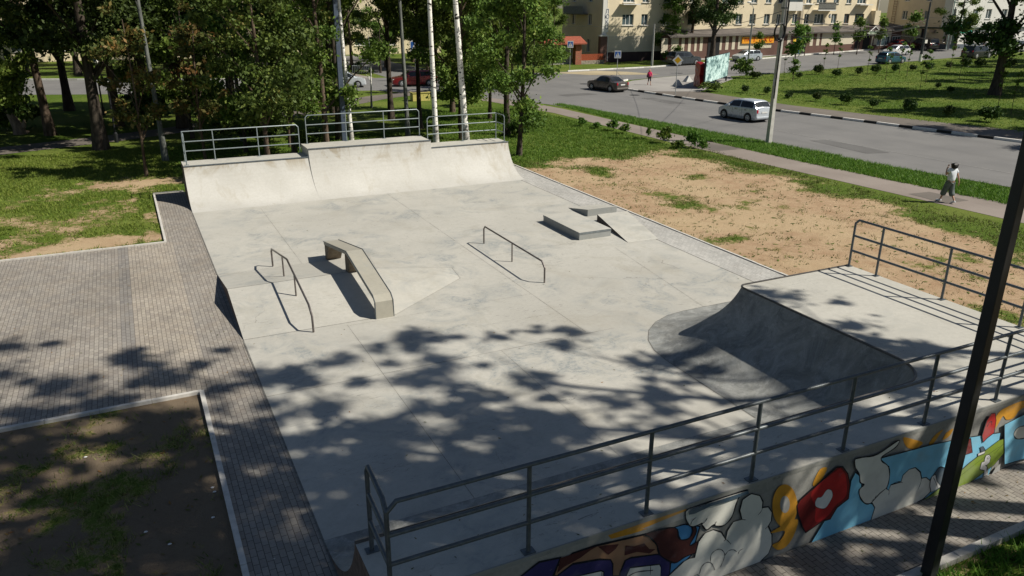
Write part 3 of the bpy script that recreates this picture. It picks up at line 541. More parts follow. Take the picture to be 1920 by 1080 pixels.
paint('maroon',[(420,690),(850,550),(760,600),(640,690),(460,790),(380,860)],False,0,D)
paint('maroon',[(890,495),(1080,455),(1110,530),(1170,530),(1200,480),(1185,430),(1200,425),(1225,480),(1180,575),(1240,548),(1290,595),(1302,640),(1250,605),(1272,668),(1235,625),(1150,650),(1080,690),(985,640),(960,570),(915,520)],True,.008,C)
paint('cream',[(20,340),(60,275),(300,195),(640,95),(560,160),(525,240),(480,370),(400,450),(320,452),(300,440),(235,492),(190,450),(180,428),(100,462),(45,430)],True,.008,B)
paint('cream',[(0,810),(60,775),(110,770),(150,610),(220,520),(300,490),(380,515),(425,590),(440,500),(500,410),(585,388),(562,300),(590,190),(680,130),(765,150),(795,210),(790,268),(850,262),(885,315),(880,400),(848,455),(885,540),(885,640),(850,730),(770,810),(600,900),(300,1010),(-150,1180),(-200,1000)],False,.008,B)
for P in([(590,385),(600,390),(625,392)],[(795,250),(780,300),(745,345)],[(850,455),(830,470),(815,485)],[(400,605),(430,590),(475,635)],[(270,810),(275,740),(330,690),(380,690),(412,735),(400,790),(370,860)],[(410,750),(450,700),(500,690),(530,710)],[(545,730),(560,700),(595,678)],[(160,930),(180,860),(230,815),(280,825),(312,890)],[(70,440),(85,400),(125,365)],[(185,430),(215,405),(235,370)],[(315,440),(320,420),(328,405)],[(100,960),(130,935),(165,955)]): curve(P,B,.006)
ring=[(1010+125*math.cos(a),250+215*math.sin(a)) for a in [2*math.pi*k/18 for k in range(18)]]; paint('orange',ring,True,0,B); paint('orange',[(890,500),(1130,380),(1110,520),(1030,650),(940,690),(885,640),(960,600),(1010,500),(900,520)],True,0,B); paint('grey',[(1010+48*math.cos(a),235+85*math.sin(a)) for a in [2*math.pi*k/12 for k in range(12)]],True,0,B)
paint('blue',[(415,890),(490,765),(520,755),(560,690),(625,640),(640,540),(665,492),(700,520),(700,650),(760,670),(775,690),(755,762)],False,.008,A)
paint('dred',[(335,680),(352,648),(560,463),(592,460),(622,500),(634,560),(625,640),(560,690),(522,756),(488,760),(385,830),(365,800),(340,725)],False,.009,A); paint('red',[(420,600),(560,480),(585,475),(610,520),(612,620),(550,680),(505,740),(440,770),(440,690)],True,0,A)
paint('white',[(437,660),(450,635),(475,628),(500,592),(522,588),(535,606),(530,640),(495,692),(460,692),(440,682)],True,.003,A)
paint('blue',[(840,590),(852,460),(808,430),(812,410),(1100,335),(1270,300),(1480,268),(1472,320),(1440,440),(1408,525),(1330,545),(1040,645),(900,690)],False,.008,A)
paint('cream',[(662,420),(700,408),(790,390),(905,312),(890,350),(815,402),(812,428),(850,462),(853,530),(830,592),(760,658),(720,667),(690,632),(685,590),(712,562),(690,548),(685,505),(662,462)],True,.008,A)
paint('cream',[(750,765),(772,690),(755,660),(800,610),(835,582),(850,592),(862,562),(920,545),(930,508),(965,475),(1000,465),(1028,490),(1035,525),(1060,520),(1092,545),(1086,600),(1040,645),(1010,660),(850,725)],False,.008,A)
curve([(1035,520),(1030,550),(1015,588)],A,.006); curve([(852,590),(852,605),(850,620)],A,.006); curve([(860,565),(900,543),(928,550)],A,.006); curve([(780,620),(770,640),(755,650)],A,.006)
paint('grey',[(1165,466),(1240,366),(1262,395),(1190,478)],False,.006,A); paint('dred',[(1243,352),(1262,318),(1310,300),(1320,380),(1262,398)],False,.006,A)
paint('slate',[(1083,530),(1128,466),(1140,460),(1182,472),(1180,520),(1150,555),(1110,592),(1090,600),(1080,562)],False,.006,A); paint('white',[(1083,540),(1092,515),(1112,502),(1120,540),(1142,570),(1110,592),(1087,603),(1080,570)],False,.005,A); curve([(1100,520),(1112,545),(1125,580)],A,.006)
paint('green',[(1040,648),(1100,605),(1200,530),(1300,440),(1400,362),(1470,310),(1510,297),(1525,318),(1515,360),(1440,450),(1310,545),(1200,602),(1100,640)],False,.007,A); curve([(1110,625),(1190,560),(1380,410),(1500,330)],A,.004); curve([(1440,390),(1490,335),(1510,312)],A,.004)
paint('slate',[(1362,350),(1378,345),(1392,368),(1370,385)],False,.005,A); paint('white',[(1350,385),(1390,370),(1385,385),(1350,400)],False,.005,A)
paint('white',[(820,510),(855,495),(850,480),(870,430),(905,422),(922,450),(910,510),(875,540),(890,600),(890,650),(840,670),(850,600),(800,590)],False,.006,E_); curve([(880,455),(900,445),(905,465),(885,470),(880,455)],E_,.005); curve([(860,540),(880,560),(870,610)],E_,.008)
paint('red',[(1378,322),(1372,285),(1398,200),(1425,160),(1446,158),(1450,200),(1440,268),(1400,298)],False,.007,A); curve([(1400,235),(1410,215),(1425,205),(1425,225)],A,.008)
paint('blue',[(1497,222),(1640,150),(1640,405),(1497,448)],False,.008,A); paint('cream',[(1550,272),(1575,238),(1625,228),(1670,232),(1665,280),(1600,300),(1562,300)],True,.007,A)
paint('grey',[(1445,470),(1475,440),(1470,480),(1430,530),(1420,520)],False,0,A)
paint('slate',[(60,275),(300,185),(640,75),(640,120),(420,200),(260,245),(100,320),(40,330)],False,0,B)
mural.build('mural',paints,near,loc=off)
# ---------------------------------------------------------------- pyramid hump
Pk=(5.95,21.12,.43); a0=(PX0,18.44,.004); A1=(5.65,18.44,.004); Bp=(8.28,20.36,.004); Cp=(8.42,21.39,.004); Dp=(6.46,23.7,.004); a3=(PX0,23.78,.004); rl=(PX0,21.12,.43)
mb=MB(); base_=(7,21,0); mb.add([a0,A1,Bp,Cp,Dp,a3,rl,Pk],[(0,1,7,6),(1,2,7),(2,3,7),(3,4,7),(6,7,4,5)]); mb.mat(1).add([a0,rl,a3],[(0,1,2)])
mb.mat(2)
def jl(a,b,w=.012):
    a=Vector(a);b=Vector(b); d=(b-a).normalized(); n_=Vector((-d.y,d.x,0))*w/2; z=Vector((0,0,.004)); mb.add([a-n_+z,b-n_+z,b+n_+z,a+n_+z],[(0,1,2,3)])
jl(rl,Pk,.014); jl(Pk,Cp,.006); jl(Cp,Bp,.009); jl(A1,Bp,.005); jl(a3,Dp,.004); jl(a0,A1,.005)
hump=mb.build('hip_ramp',[M_CONC,M_WOOD,M_JOINT]); tag(hump,'low concrete hip ramp bulging from the slab under the kinked rail and ledge','ramp')
def hz(y): return max(0,.43*(y-18.44)/(21.12-18.44)) if y<21.12 else max(0,.43*(23.78-y)/(23.78-21.12))
# kinked grind rail
def grind(name,base,pts,posts,r_,label,ch=.0):
    e=empty(name,base,label=label,cat='grind rail'); of=-Vector(base)
    MB().tube(pts,r_,10).build('bar',M_GRIND,e,True,loc=of)
    for x,y,z0,z1 in posts: MB().tube([(x,y,z0),(x,y,z1)],r_*.85,8).build('post',M_GRIND,e,True,loc=of)
    return e
x=3.42
grind('grind_rail',(x,21,.4),[(x,23.85,.02),(x,23.85,.50),(x,23.75,.60),(x,21.12,1.05),(x,18.55,.63),(x,18.22,.43),(x,18.2,.0)],[(x,21.9,hz(21.9)-.02,.93),(x,20.2,hz(20.2)-.02,.89)],.027,'kinked dark steel grind rail rising over the hip ramp left of the ledge')
x=10.38
grind('grind_rail',(x,21.1,0),[(x,23.32,0),(x,23.32,.52),(x,23.22,.62),(x,19.13,.62),(x,18.95,.46),(x,18.95,0)],[(x,21.13,0,.61)],.027,'straight flat steel grind rail standing alone on the open slab')
# kinked ledge
led=empty('kinked_ledge',(5.3,21,.3),label='kinked concrete ledge bridging the hip ramp on three supports',cat='ledge'); off=-Vector(led.location)
M_LED=concrete('ledge_concrete',(.37,.35,.29),.5); M_BROWN=plain('rusty_formwork_side',(.15,.12,.085),.85,.35,7,world=True)
x0,x1=5.08,5.56; prof_t=[(24.0,.56),(21.12,1.06),(18.55,.60),(18.37,.46)]
mb=MB(); tk=.10; n=len(prof_t)
vs=[(x,y,z) for x in(x0,x1) for y,z in prof_t]+[(x,y,z-tk-(0 if i<3 else 0)) for x in(x0,x1) for i,(y,z) in enumerate(prof_t)]
fs=[]
for i in range(n-1): fs+=[(i,i+1,n+i+1,n+i),(2*n+i,3*n+i,3*n+i+1,2*n+i+1),(i,2*n+i,2*n+i+1,i+1),(n+i,n+i+1,3*n+i+1,3*n+i)]
fs+=[(0,n,3*n,2*n),(n-1,3*n-1,4*n-1,2*n-1)]
mb.add(vs,fs); mb.build('top_slab',M_LED,led,loc=off)
for i,(xx) in enumerate((x0-.004,x1+.004)):
    MB().tube([(xx,y,z+.004) for y,z in prof_t]+[(xx,18.35,.0)],.014,6).build('steel_edge',M_METAL,led,True,loc=off)
def wedge(y0,y1,zt0,zt1,zb0,zb1,inset):
    mb=MB(); xs=(x0+.01,x1-.01); mb.add([(x,y,z) for x in xs for y,z in((y0,zb0),(y1-inset,zb1),(y1,zt1),(y0,zt0))],[(0,3,2,1),(4,5,6,7),(0,1,5,4),(1,2,6,5),(3,7,6,2),(0,4,7,3)]); return mb
wedge(23.96,23.35,.46,.56,-.01,hz(23.8),-.45).build('support',M_BROWN,led,loc=off); wedge(21.35,20.75,.96,.88,hz(21.35)-.02,hz(21)-.02,-.35).build('support',M_BROWN,led,loc=off)
mb=MB(); mb.add([(x0,18.37,.46),(x1,18.37,.46),(x1,18.34,0),(x0,18.34,0),(x0,18.47,.40),(x1,18.47,.40),(x1,18.44,0),(x0,18.44,0)],[(0,3,2,1),(4,5,6,7),(0,1,5,4),(0,4,7,3),(1,2,6,5)]); mb.build('support',M_LED,led,loc=off)
# manual pad, side block, skewed kicker
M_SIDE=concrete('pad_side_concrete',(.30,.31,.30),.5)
def slabby(name,poly,h,mt,label,cat,band=True,base=0):
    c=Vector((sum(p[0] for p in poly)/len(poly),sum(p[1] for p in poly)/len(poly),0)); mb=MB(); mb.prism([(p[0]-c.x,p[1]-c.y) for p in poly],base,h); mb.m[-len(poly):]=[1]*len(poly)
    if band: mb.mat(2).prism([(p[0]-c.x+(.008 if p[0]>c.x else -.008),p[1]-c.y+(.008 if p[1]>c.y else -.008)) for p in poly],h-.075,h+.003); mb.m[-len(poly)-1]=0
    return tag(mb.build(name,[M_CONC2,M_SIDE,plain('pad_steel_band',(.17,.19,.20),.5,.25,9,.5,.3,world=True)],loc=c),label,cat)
slabby('manual_pad',[(13.54,22.26),(14.83,22.26),(14.83,24.9),(13.54,24.9)],.27,None,'low rectangular concrete manual pad with a steel banded edge','manual pad')
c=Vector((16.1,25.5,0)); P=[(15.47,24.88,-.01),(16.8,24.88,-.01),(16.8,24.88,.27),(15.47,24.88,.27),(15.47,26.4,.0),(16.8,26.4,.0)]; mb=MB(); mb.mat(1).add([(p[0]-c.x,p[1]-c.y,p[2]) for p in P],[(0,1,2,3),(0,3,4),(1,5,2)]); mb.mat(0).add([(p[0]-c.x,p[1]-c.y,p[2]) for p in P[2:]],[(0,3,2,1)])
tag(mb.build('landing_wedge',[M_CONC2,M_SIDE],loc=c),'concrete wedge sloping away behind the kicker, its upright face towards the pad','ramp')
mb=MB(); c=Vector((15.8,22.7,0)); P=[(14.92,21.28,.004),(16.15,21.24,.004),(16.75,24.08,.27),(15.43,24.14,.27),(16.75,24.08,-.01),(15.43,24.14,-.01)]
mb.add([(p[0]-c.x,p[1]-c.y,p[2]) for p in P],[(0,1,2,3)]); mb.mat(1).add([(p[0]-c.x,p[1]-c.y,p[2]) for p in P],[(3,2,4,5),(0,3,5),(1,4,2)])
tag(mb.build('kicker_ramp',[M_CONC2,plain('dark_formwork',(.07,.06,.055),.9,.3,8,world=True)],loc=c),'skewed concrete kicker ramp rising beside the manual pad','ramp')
# small debris on slab and platform
rr=random.Random(5)
# ---------------------------------------------------------------- vegetation builders
def leaves(n,cent,rad,size,seed,flat=.7,elong=1.6):
    """n leaf quads around cluster centres; returns V,Q,tone"""
    g=rs(seed); cent=np.array(cent); rad=np.array(rad); w=rad**2/np.sum(rad**2); ci=g.choice(len(cent),n,p=w)
    d=g.normal(size=(n,3)); d/=np.linalg.norm(d,axis=1)[:,None]; rr_=np.minimum(np.abs(g.normal(size=n))*.52+.12*g.rand(n),1.7)
    c=cent[ci]+d*rr_[:,None]*rad[ci][:,None]*np.array([1,1,flat])
    a=g.normal(size=(n,3)); a/=np.linalg.norm(a,axis=1)[:,None]; b=np.cross(a,g.normal(size=(n,3))+np.array([0,0,.0])); b/=np.linalg.norm(b,axis=1)[:,None]
    s=size*(.4+1.25*g.rand(n)**1.4)[:,None]; a=a*s*.5*elong; b=b*s*.5
    V=np.stack([c-a,c+b*.9-a*.1,c+a,c-b*.9-a*.1],1).reshape(-1,3); Q=np.arange(4*n).reshape(n,4)
    ct=g.rand(len(cent)); tone=np.clip(.35*ct[ci]+.65*g.rand(n)**1.3,0,1)
    return V,Q,np.repeat(tone,4)
def crownmesh(name,K,n,rx,z0,z1,size,seed,mat,shape='oval',cr=(.55,1.0),lop=0):
    g=rs(seed); cs=[];rd_=[]
    while len(cs)<K:
        t=g.rand(); z=z0+(z1-z0)*t
        if shape=='oval': w=math.sin(math.pi*min(1,max(.06,t*.88+.1)))**.7
        elif shape=='cone': w=(1-t)**.8+.05
        elif shape=='loose': w=.55+.45*math.sin(math.pi*t)
        a=g.rand()*2*math.pi; r_=rx*w*math.sqrt(g.rand())*(1.0+.25*math.sin(3*a+seed))
        cs.append((r_*math.cos(a)+lop*t,r_*math.sin(a),z)); rd_.append((cr[0]+(cr[1]-cr[0])*g.rand()))
    V,Q,t=leaves(n,cs,rd_,size,seed+7); return npmesh(name,V,Q,[mat],{'tone':t},link=False),cs
def trunkmesh(name,h,r_,mat,seed,lean=(0,0),limbs=(),seg=9,curve=.25):
    g=rs(seed); n=9; pts=[]; rad=[]
    ph=g.rand()*6
    for i in range(n+1):
        t=i/n; pts.append((lean[0]*t*h+curve*math.sin(t*3+ph)*t*.8,lean[1]*t*h+curve*math.cos(t*2.3+ph)*t*.6,h*t-.08*(i==0))); rad.append(r_*(1-.72*t)*(1+.45*math.exp(-t*22)))
    mb=MB(); mb.tube(pts,rad,seg)
    def at(z):
        t=min(.98,max(0,z/h))*n; i=int(t); f=t-i; return Vector(pts[i]).lerp(Vector(pts[min(n,i+1)]),f), rad[i]
    for c in limbs:
        c=Vector(c); z0=max(h*.22,c.z-(.5+.9*Vector((c.x,c.y)).length)); p,rr_=at(z0)
        if (c-p).length<.3: continue
        m_=p.lerp(c,.5)+Vector((g.normal()*.12,g.normal()*.12,.18)); mb.tube([p,m_,c],[rr_*.42,rr_*.26,.012],5,False)
    me=mb.build(name,mat,smooth=60); m2=me.data; bpy.data.objects.remove(me); return m2
TREES={}
def kind(key,crown,trunk,K,n,rx,z0,z1,size,seed,lmat,shape,h,r_,bmat,cr=(.55,1.),lean=(0,0),nl=12,lop=0,curve=.25):
    cm,cs=crownmesh(crown,K,n,rx,z0,z1,size,seed,lmat,shape,cr,lop)
    cs2=sorted(cs,key=lambda c:c[2]); st=max(1,len(cs2)//nl)
    cs2=[(c[0]+lean[0]*c[2],c[1]+lean[1]*c[2],c[2]) for c in cs2]
    tm=trunkmesh(trunk,h,r_,bmat,seed,lean,cs2[::st][:nl],curve=curve)
    TREES[key]=(cm,tm)
BIGN=44000
kind('dark1','crown','trunk',46,BIGN,3.6,4.6,15,.14,11,L_DARK,'oval',14,.30,M_BARK,(.7,1.25))
kind('dark2','crown','trunk',44,BIGN,3.2,5.2,16,.138,12,L_DARK,'oval',15,.26,M_BARK2,(.7,1.2),(-.05,0))
kind('mid1','crown','trunk',40,44000,3.0,3.0,13,.118,13,L_MID,'oval',12,.17,M_BARK2,(.6,1.1))
kind('olive1','crown','trunk',36,30000,2.4,2.4,11,.112,14,L_OLIVE,'loose',10,.13,M_BARK2,(.5,1.),(.03,0))
kind('low1','crown','trunk',26,21000,2.1,1.6,8.5,.105,15,L_MID,'oval',8.0,.10,M_BARK,(.45,.85))
kind('rust1','crown','trunk',20,4600,1.6,2.4,7.5,.12,16,L_RUST,'loose',7,.07,M_BARK2,(.35,.7))
kind('front','crown','trunk',34,38000,2.2,1.6,9.5,.10,17,L_MID,'loose',10,.13,M_BARK,(.5,.95),(.04,0))
kind('birch1','crown','trunk',12,1500,1.3,10.2,17,.14,18,L_MID,'oval',17,.125,M_BIRCH,(.5,.9),(-.022,.0),8,curve=.12)
kind('birch2','crown','trunk',12,1500,1.3,10.4,17,.14,19,L_MID,'oval',17,.16,M_BIRCH,(.5,.9),(-.075,.0),8,curve=.15)
kind('birch3','crown','trunk',18,5000,1.8,8.2,16,.14,20,L_OLIVE,'oval',16,.13,M_GREYB,(.5,.9),(-.008,0),8,curve=.3)
kind('conif','crown','trunk',44,26000,3.4,.9,13,.17,21,L_BRIGHT,'cone',12,.2,M_BARK2,(.6,1.1))
kind('sap','crown','trunk',9,1700,.42,1.5,3.3,.13,22,L_BRIGHT,'oval',3.2,.045,M_BARK2,(.4,.6),nl=5,curve=.06)
kind('sapthin','crown','trunk',6,150,.22,1.0,2.8,.12,23,L_BRIGHT,'loose',2.7,.02,M_BARK2,(.14,.24),nl=5,curve=.08)
kind('bareb','crown','trunk',6,350,.9,2.2,5.,.12,24,L_OLIVE,'loose',5.2,.07,M_BIRCH,(.25,.5),nl=6)
kind('high1','crown','trunk',36,28000,2.9,6.2,16,.13,31,L_MID,'oval',14,.2,M_BARK,(.6,1.1))
kind('lowbig','crown','trunk',54,38000,4.8,3.4,14,.17,32,L_DARK,'oval',12,.38,M_BARK,(.7,1.3))
kind('tall','crown','trunk',120,13500,4.4,13.2,24,.15,33,L_MID,'oval',21,.30,M_BARK,(.3,.68),nl=16)
kind('tallsp','crown','trunk',40,2600,4.0,13.2,22,.15,35,L_MID,'loose',19,.24,M_BARK,(.22,.55),nl=12)
kind('tallthin','crown','trunk',80,6600,4.2,13.2,23,.15,34,L_MID,'loose',20,.26,M_BARK,(.25,.6),nl=14)
def tree(key,x,y,label,name='tree',rz=None,sc=1,group=None,cat='tree',zs=None):
    g=random.Random(int(x*31+y*17)); cm,tm=TREES[key]; e=empty(name,(x,y,T(x)-.03),g.uniform(0,6.28) if rz is None else rz,label=label,cat=cat,group=group); s=sc*g.uniform(.93,1.07) if rz is None else sc; e.scale=(s,s,s*(zs or 1))
    for nm,m_ in(('trunk',tm),('crown',cm)):
        o=bpy.data.objects.new(nm,m_); COL.objects.link(o); o.parent=e
    return e
GRV='trees of the wooded park on the left'
# measured trunks
tree('dark2',-4.3,55.2,'slim brown-trunked tree with sunlit bark at the far left of the park',rz=0,group=GRV)
tree('dark1',-1.5,48.7,'thickest dark-trunked tree beside the park path at left',rz=.5,sc=1.12,group=GRV)
tree('dark1',-3.7,67.3,'dark tree near the cross street between the two big left trunks',rz=2.2,group=GRV)
tree('birch3',1.5,43.6,'grey-barked tree with a mottled trunk just behind the left bay railing',rz=0,group=GRV)
tree('dark2',5.4,64.5,'leaning dark tree by the cross street with a reddish upper trunk',rz=.4,group=GRV)
tree('olive1',5.7,37.5,'slender many-stemmed olive tree right behind the left bay railing',rz=2.8,sc=1,group=GRV)
tree('birch3',6.0,48.3,'pale grey trunk standing in leafy undergrowth behind the left bay',rz=1,group=GRV)
tree('mid1',9.0,39.9,'brown-trunked leafy tree left of the grey lamp post',rz=1.9,group=GRV,sc=.95)
tree('high1',16.5,52.7,'stout dark tree on the lawn between the second and third birches',rz=3.,sc=1.0,group=GRV)
tree('birch3',14.4,43.0,'grey-white birch with a dark flecked trunk behind the middle bay',name='birch_tree',rz=.2,group=GRV)
tree('high1',17.1,48.5,'dark leaning tree beside the yellow box',rz=3.4,group=GRV,sc=.8)
tree('mid1',17.9,43.4,'dark-stemmed leafy tree behind the right bay railing',rz=4.4,sc=.85,group=GRV)
tree('front',18.75,37.4,'bushy bright tree on the lawn at the right end of the quarter pipe',rz=0,group=GRV,sc=1.02)
BR='white birches behind the quarter pipe'
tree('birch1',10.42,40.25,'slim white birch just right of the grey lamp post',name='birch_tree',rz=0,group=BR)
tree('birch1',14.0,37.3,'straight bright white birch at the left of the right bay railing',name='birch_tree',rz=.4,sc=1.15,group=BR)
tree('birch2',15.75,37.4,'thickest white birch leaning left behind the right bay railing',name='birch_tree',rz=0,sc=1.1,group=BR)
tree('bareb',17.3,60.2,'small thin white-stemmed birch by the cross street kerb',name='birch_tree',group=BR)
tree('rust1',.45,40.0,'small crooked twin-stemmed tree with rusty leaves on the meadow edge',rz=1,sc=1,group=GRV)
# fill of the grove
fill=[('dark1',-10.5,50),('dark1',-8.5,58),('dark2',-9,68),('dark1',-14,62),('mid1',-6.5,48.5),('dark1',1.5,60.5),('low1',3.4,50.5),('high1',9.5,62),('dark1',3.2,55),('low1',5.6,44.4),('olive1',7.9,42.8),('high1',12.4,50),('dark2',-.5,57.5),('dark1',6.2,53),('high1',11.3,46.5),('low1',1.2,64),('rust1',3.2,40.6),('high1',13.5,57),('mid1',19.6,47.5),('mid1',22.0,55),('olive1',23.,50.5),('rust1',8.1,45.2),('high1',21.2,44.),('dark1',-12,45)]
ordn=['first','second','third','fourth','fifth','sixth','seventh','eighth','ninth','tenth','eleventh','twelfth','thirteenth','fourteenth','fifteenth','sixteenth','seventeenth','eighteenth','nineteenth','twentieth','twenty-first','twenty-second','twenty-third','twenty-fourth','twenty-fifth','twenty-sixth','twenty-seventh','twenty-eighth','twenty-ninth','thirtieth']
desc={'dark1':'broad dark-leaved tree','dark2':'slim dark-leaved tree','mid1':'mid-green leafy tree','high1':'high-crowned green tree','olive1':'loose olive-leaved tree','low1':'low bushy green tree','rust1':'small rusty-leaved tree','conif':'tall green tree'}
cnt={}
def sp(x,y): 
    v=np.array([x,y,-H]); return 960+F*(v@rt)/(v@fw)
for k,x,y in sorted(fill,key=lambda t:sp(t[1],t[2])):
    cnt[k]=cnt.get(k,0)+1; nn=sum(1 for f_ in fill if f_[0]==k); tree(k,x,y,'%s inside the shaded grove, %s of its kind from the left'%(desc[k],ordn[cnt[k]-1]),group=GRV)
# beyond the cross street
rowb=[('dark1',-30,104),('mid1',-24,109),('dark2',-20,99),('dark1',-15,106),('mid1',-9,103),('dark1',-4,99),('olive1',1,97),('dark2',5,101),('mid1',10,95),('dark1',14,101),('olive1',18,93),('mid1',21,99),('dark1',26,104),('mid1',30,97),('low1',20.5,91),('mid1',24.5,92.5),('low1',27.,89.5),('mid1',33,90),('dark1',16,96),('low1',38,92),('dark1',35,93),('mid1',38.5,89),('dark2',42,94),('mid1',46,90.5),('dark1',50,97),('dark1',44,104),('mid1',36,104),('dark1',28,113),('dark1',10,112),('dark1',-2,113),('dark1',20,112),('dark1',52,106),('dark1',-16,116)]
cnt={}
for k,x,y in sorted(rowb,key=lambda t:sp(t[1],t[2])):
    cnt[k]=cnt.get(k,0)+1; tree(k,x,y,'%s across the cross street, %s such tree from the left'%(desc[k],ordn[cnt[k]-1]),sc=1.05,group='trees across the cross street')
for i,(px,py,k,s_) in enumerate([(1000,150,'low1',1.1),(960,165,'mid1',.8),(905,175,'olive1',.9),(1035,140,'low1',.9)]):
    p=G(px,py); tree(k,p.x,p.y,['leafy low tree at the street corner right of the birches','green street corner tree behind the bushy lawn tree','loose olive tree at the footway bend behind the right birch','last low tree before the junction at the yellow house'][i],sc=s_,group=GRV)
# by the houses and in the green on the right
p=G(1258,112); tree('conif',p.x,p.y,'pale light green conical tree in front of the yellow house',sc=.92)
p=G(1325,117); tree('dark1',p.x,p.y-1,'large dark tree in front of the striped shop front',sc=1.15,rz=1)
p=G(1293,110); tree('dark2',p.x,p.y,'second dark tree beside the striped shop front behind the off-roader',sc=1.0)
p=G(1858,178); tree('lowbig',p.x+.5,p.y,'big dark tree standing in the green at the right edge',sc=1.12,rz=2); 
p=G(1790,94); tree('mid1',p.x,p.y,'tree with a bare trunk at the corner of the second house',sc=1.)
tree('dark1',74.6,42.3,'dark tree behind the big one at the right edge of the green',sc=1.)
for i,(x,y) in enumerate([(118,112),(124,116),(130,120),(116,120)]): tree('dark1',x,y,'dark tree in the gap between the two houses, number %s back'%ordn[i],sc=1.1,group='trees between the houses')
for i,(px,py,k,s_) in enumerate([(1508,104,'sap',1.2),(1563,102,'sap',1.35),(1606,102,'sap',1.45),(1647,99,'sap',1.55),(1420,113,'sap',1.1),(1704,97,'sap',1.7)]):
    p=G(px,py); tree(k,p.x,p.y,['young round-headed tree by the blue shop door','bright round-headed sapling before the cream shop panel','sapling in front of the dark shop entrance','tallest sapling beside the shop gable','small sapling in front of the orange shop sign','orange-green sapling by the red car at the corner'][i],name='sapling',sc=s_,group='street saplings along the shops')
for i,(px,py) in enumerate([(1543,139),(1470,139),(1625,141),(1686,138),(1570,131),(1700,142),(1780,134),(1798,148),(1735,155),(1724,172),(1660,150),(1870,205),(1895,215)]):
    p=G(px,py); tree('sapthin',p.x,p.y,'thin staked sapling on the green, %s from the left'%ordn[sorted([1543,1470,1625,1686,1570,1700,1780,1798,1735,1724,1660,1870,1895]).index(px)],name='sapling',sc=1.25,group='thin saplings on the green')
p=G(1487,138); tree('sap',p.x,p.y,'bright leafy sapling right behind the white concrete pole',name='sapling',sc=1.5); p=G(1480,150); tree('sap',p.x,p.y-.5,'low golden-green shrub tree at the white pole',name='sapling',sc=.9,zs=.7)
# street trees out of frame that throw the bands of shade over the green and footway
for i,(x,y,k,s_) in enumerate([(60,26,'dark1',1),(66,33,'dark1',1.05),(80,41,'dark1',1.1),(88,47,'mid1',1.1),(97,50,'dark1',1.1),(108,56,'dark1',1.2),(56.5,20,'mid1',1),(92,37,'dark1',1.2),(104,44,'dark1',1.2),(118,58,'dark1',1.2)]):
    tree(k,x,y,'tree on the green beyond the right edge, %s along the row'%ordn[i],sc=s_,group='trees along the right of the green')
# trees that shade the near half of the park (their crowns stand over and beside the viewpoint)
shade=[('tall',10.1,-1.7,0,0),('tall',9.9,2.7,1,0),('tall',14.1,-1.7,2,0),('tallthin',14.4,3.6,3,0),('tall',18.1,-2.2,4,0),('tallthin',17.6,2.2,5,0),('tallthin',20.4,-1.5,.5,0),('tallthin',21.6,.9,1.5,0),('tall',6.4,.1,2.5,0),('tallthin',12.6,4.9,3.5,0),('tall',16,-6.2,4.5,0),('tallsp',22.4,2.6,.5,0),('tall',5.6,-4.4,.8,0),('tallthin',10.9,.6,1.8,0),('tall',19.8,-4.6,2.8,0)]
for i,(k,x,y,rz,_) in enumerate(shade):
    tree(k,x,y,'tall park tree behind the viewpoint shading the slab, number %s'%ordn[i],rz=rz,group='tall trees south of the skatepark')
# bushes
def ballbush(name,seed,mat,n=4200,r_=1.,sz=.13,flat=.8):
    g=rs(seed); cs=[(0,0,.75*r_)]; rr_=[.72*r_]
    for k in range(16):
        a=g.rand()*6.28; e=g.rand()*1.3; w_=.45+.4*g.rand(); cs.append((w_*r_*math.cos(a)*math.cos(e),w_*r_*math.sin(a)*math.cos(e),.7*r_+w_*1.0*r_*math.sin(e)*flat)); rr_.append((.26+.16*g.rand())*r_)
    V,Q,t=leaves(n,cs,rr_,sz,seed); V[:,2]=np.maximum(V[:,2]*1.2-.12,.01); return npmesh(name,V,Q,[mat],{'tone':t},link=False)
BB=ballbush('foliage',41,L_DARK); BW=ballbush('foliage',42,L_BRIGHT,1100,1.,.13); BD=ballbush('foliage',43,L_DARK,5200,1.,.15); BM=ballbush('foliage',44,L_OLIVE,900,1.,.14)
def bush(me,p,r_,label,cat='shrub',zs=1,name='bush',group=None):
    o=bpy.data.objects.new(name,me); COL.objects.link(o); o.location=(p[0],p[1],T(p[0])-.03); q9=random.Random(int(p[0]*97+p[1]*31)); o.scale=(r_*q9.uniform(.85,1.25),r_*q9.uniform(.85,1.2),r_*zs*q9.uniform(.8,1.15)); o.rotation_euler[2]=p[0]*3.1; return tag(o,label,cat,group)
bl=[(235,603,35),(385,622,32),(560,607,32),(700,597,32),(850,585,30),(995,572,25),(1130,570,30),(1290,555,30),(1420,548,32),(1535,545,32),(1795,543,35),(75,632,25)]
for i,(x,y,r_) in enumerate(sorted(bl)):
    p=G(1480+x*.2315,y*.2315); bush(BB,p,r_*.2315*(p-Vector((0,0,H))).length/F*1.15,'clipped dark bush in the row along the cross street, %s from the left'%ordn[i],group='clipped bushes along the cross street')
bl=[(5,790,25),(225,818,35),(460,848,50),(680,873,38),(960,910,48),(1280,945,48),(1620,985,62)]
for i,(x,y,r_) in enumerate(bl):
    p=G(1480+x*.2315,y*.2315); bush(BB,p,r_*.2315*(p-Vector((0,0,H))).length/F*1.1,'round clipped bush in the row beside the footway, %s from the left'%ordn[i+3],group='clipped bushes beside the footway')
for i,(x,y,r_) in enumerate([(1538,750,35),(1715,765,33),(1885,795,22)]):
    p=G(1040+x*.2315,y*.2315); bush(BB,p,r_*.2315*(p-Vector((0,0,H))).length/F,'round clipped bush in the row beside the footway, %s from the left'%ordn[i],group='clipped bushes beside the footway')
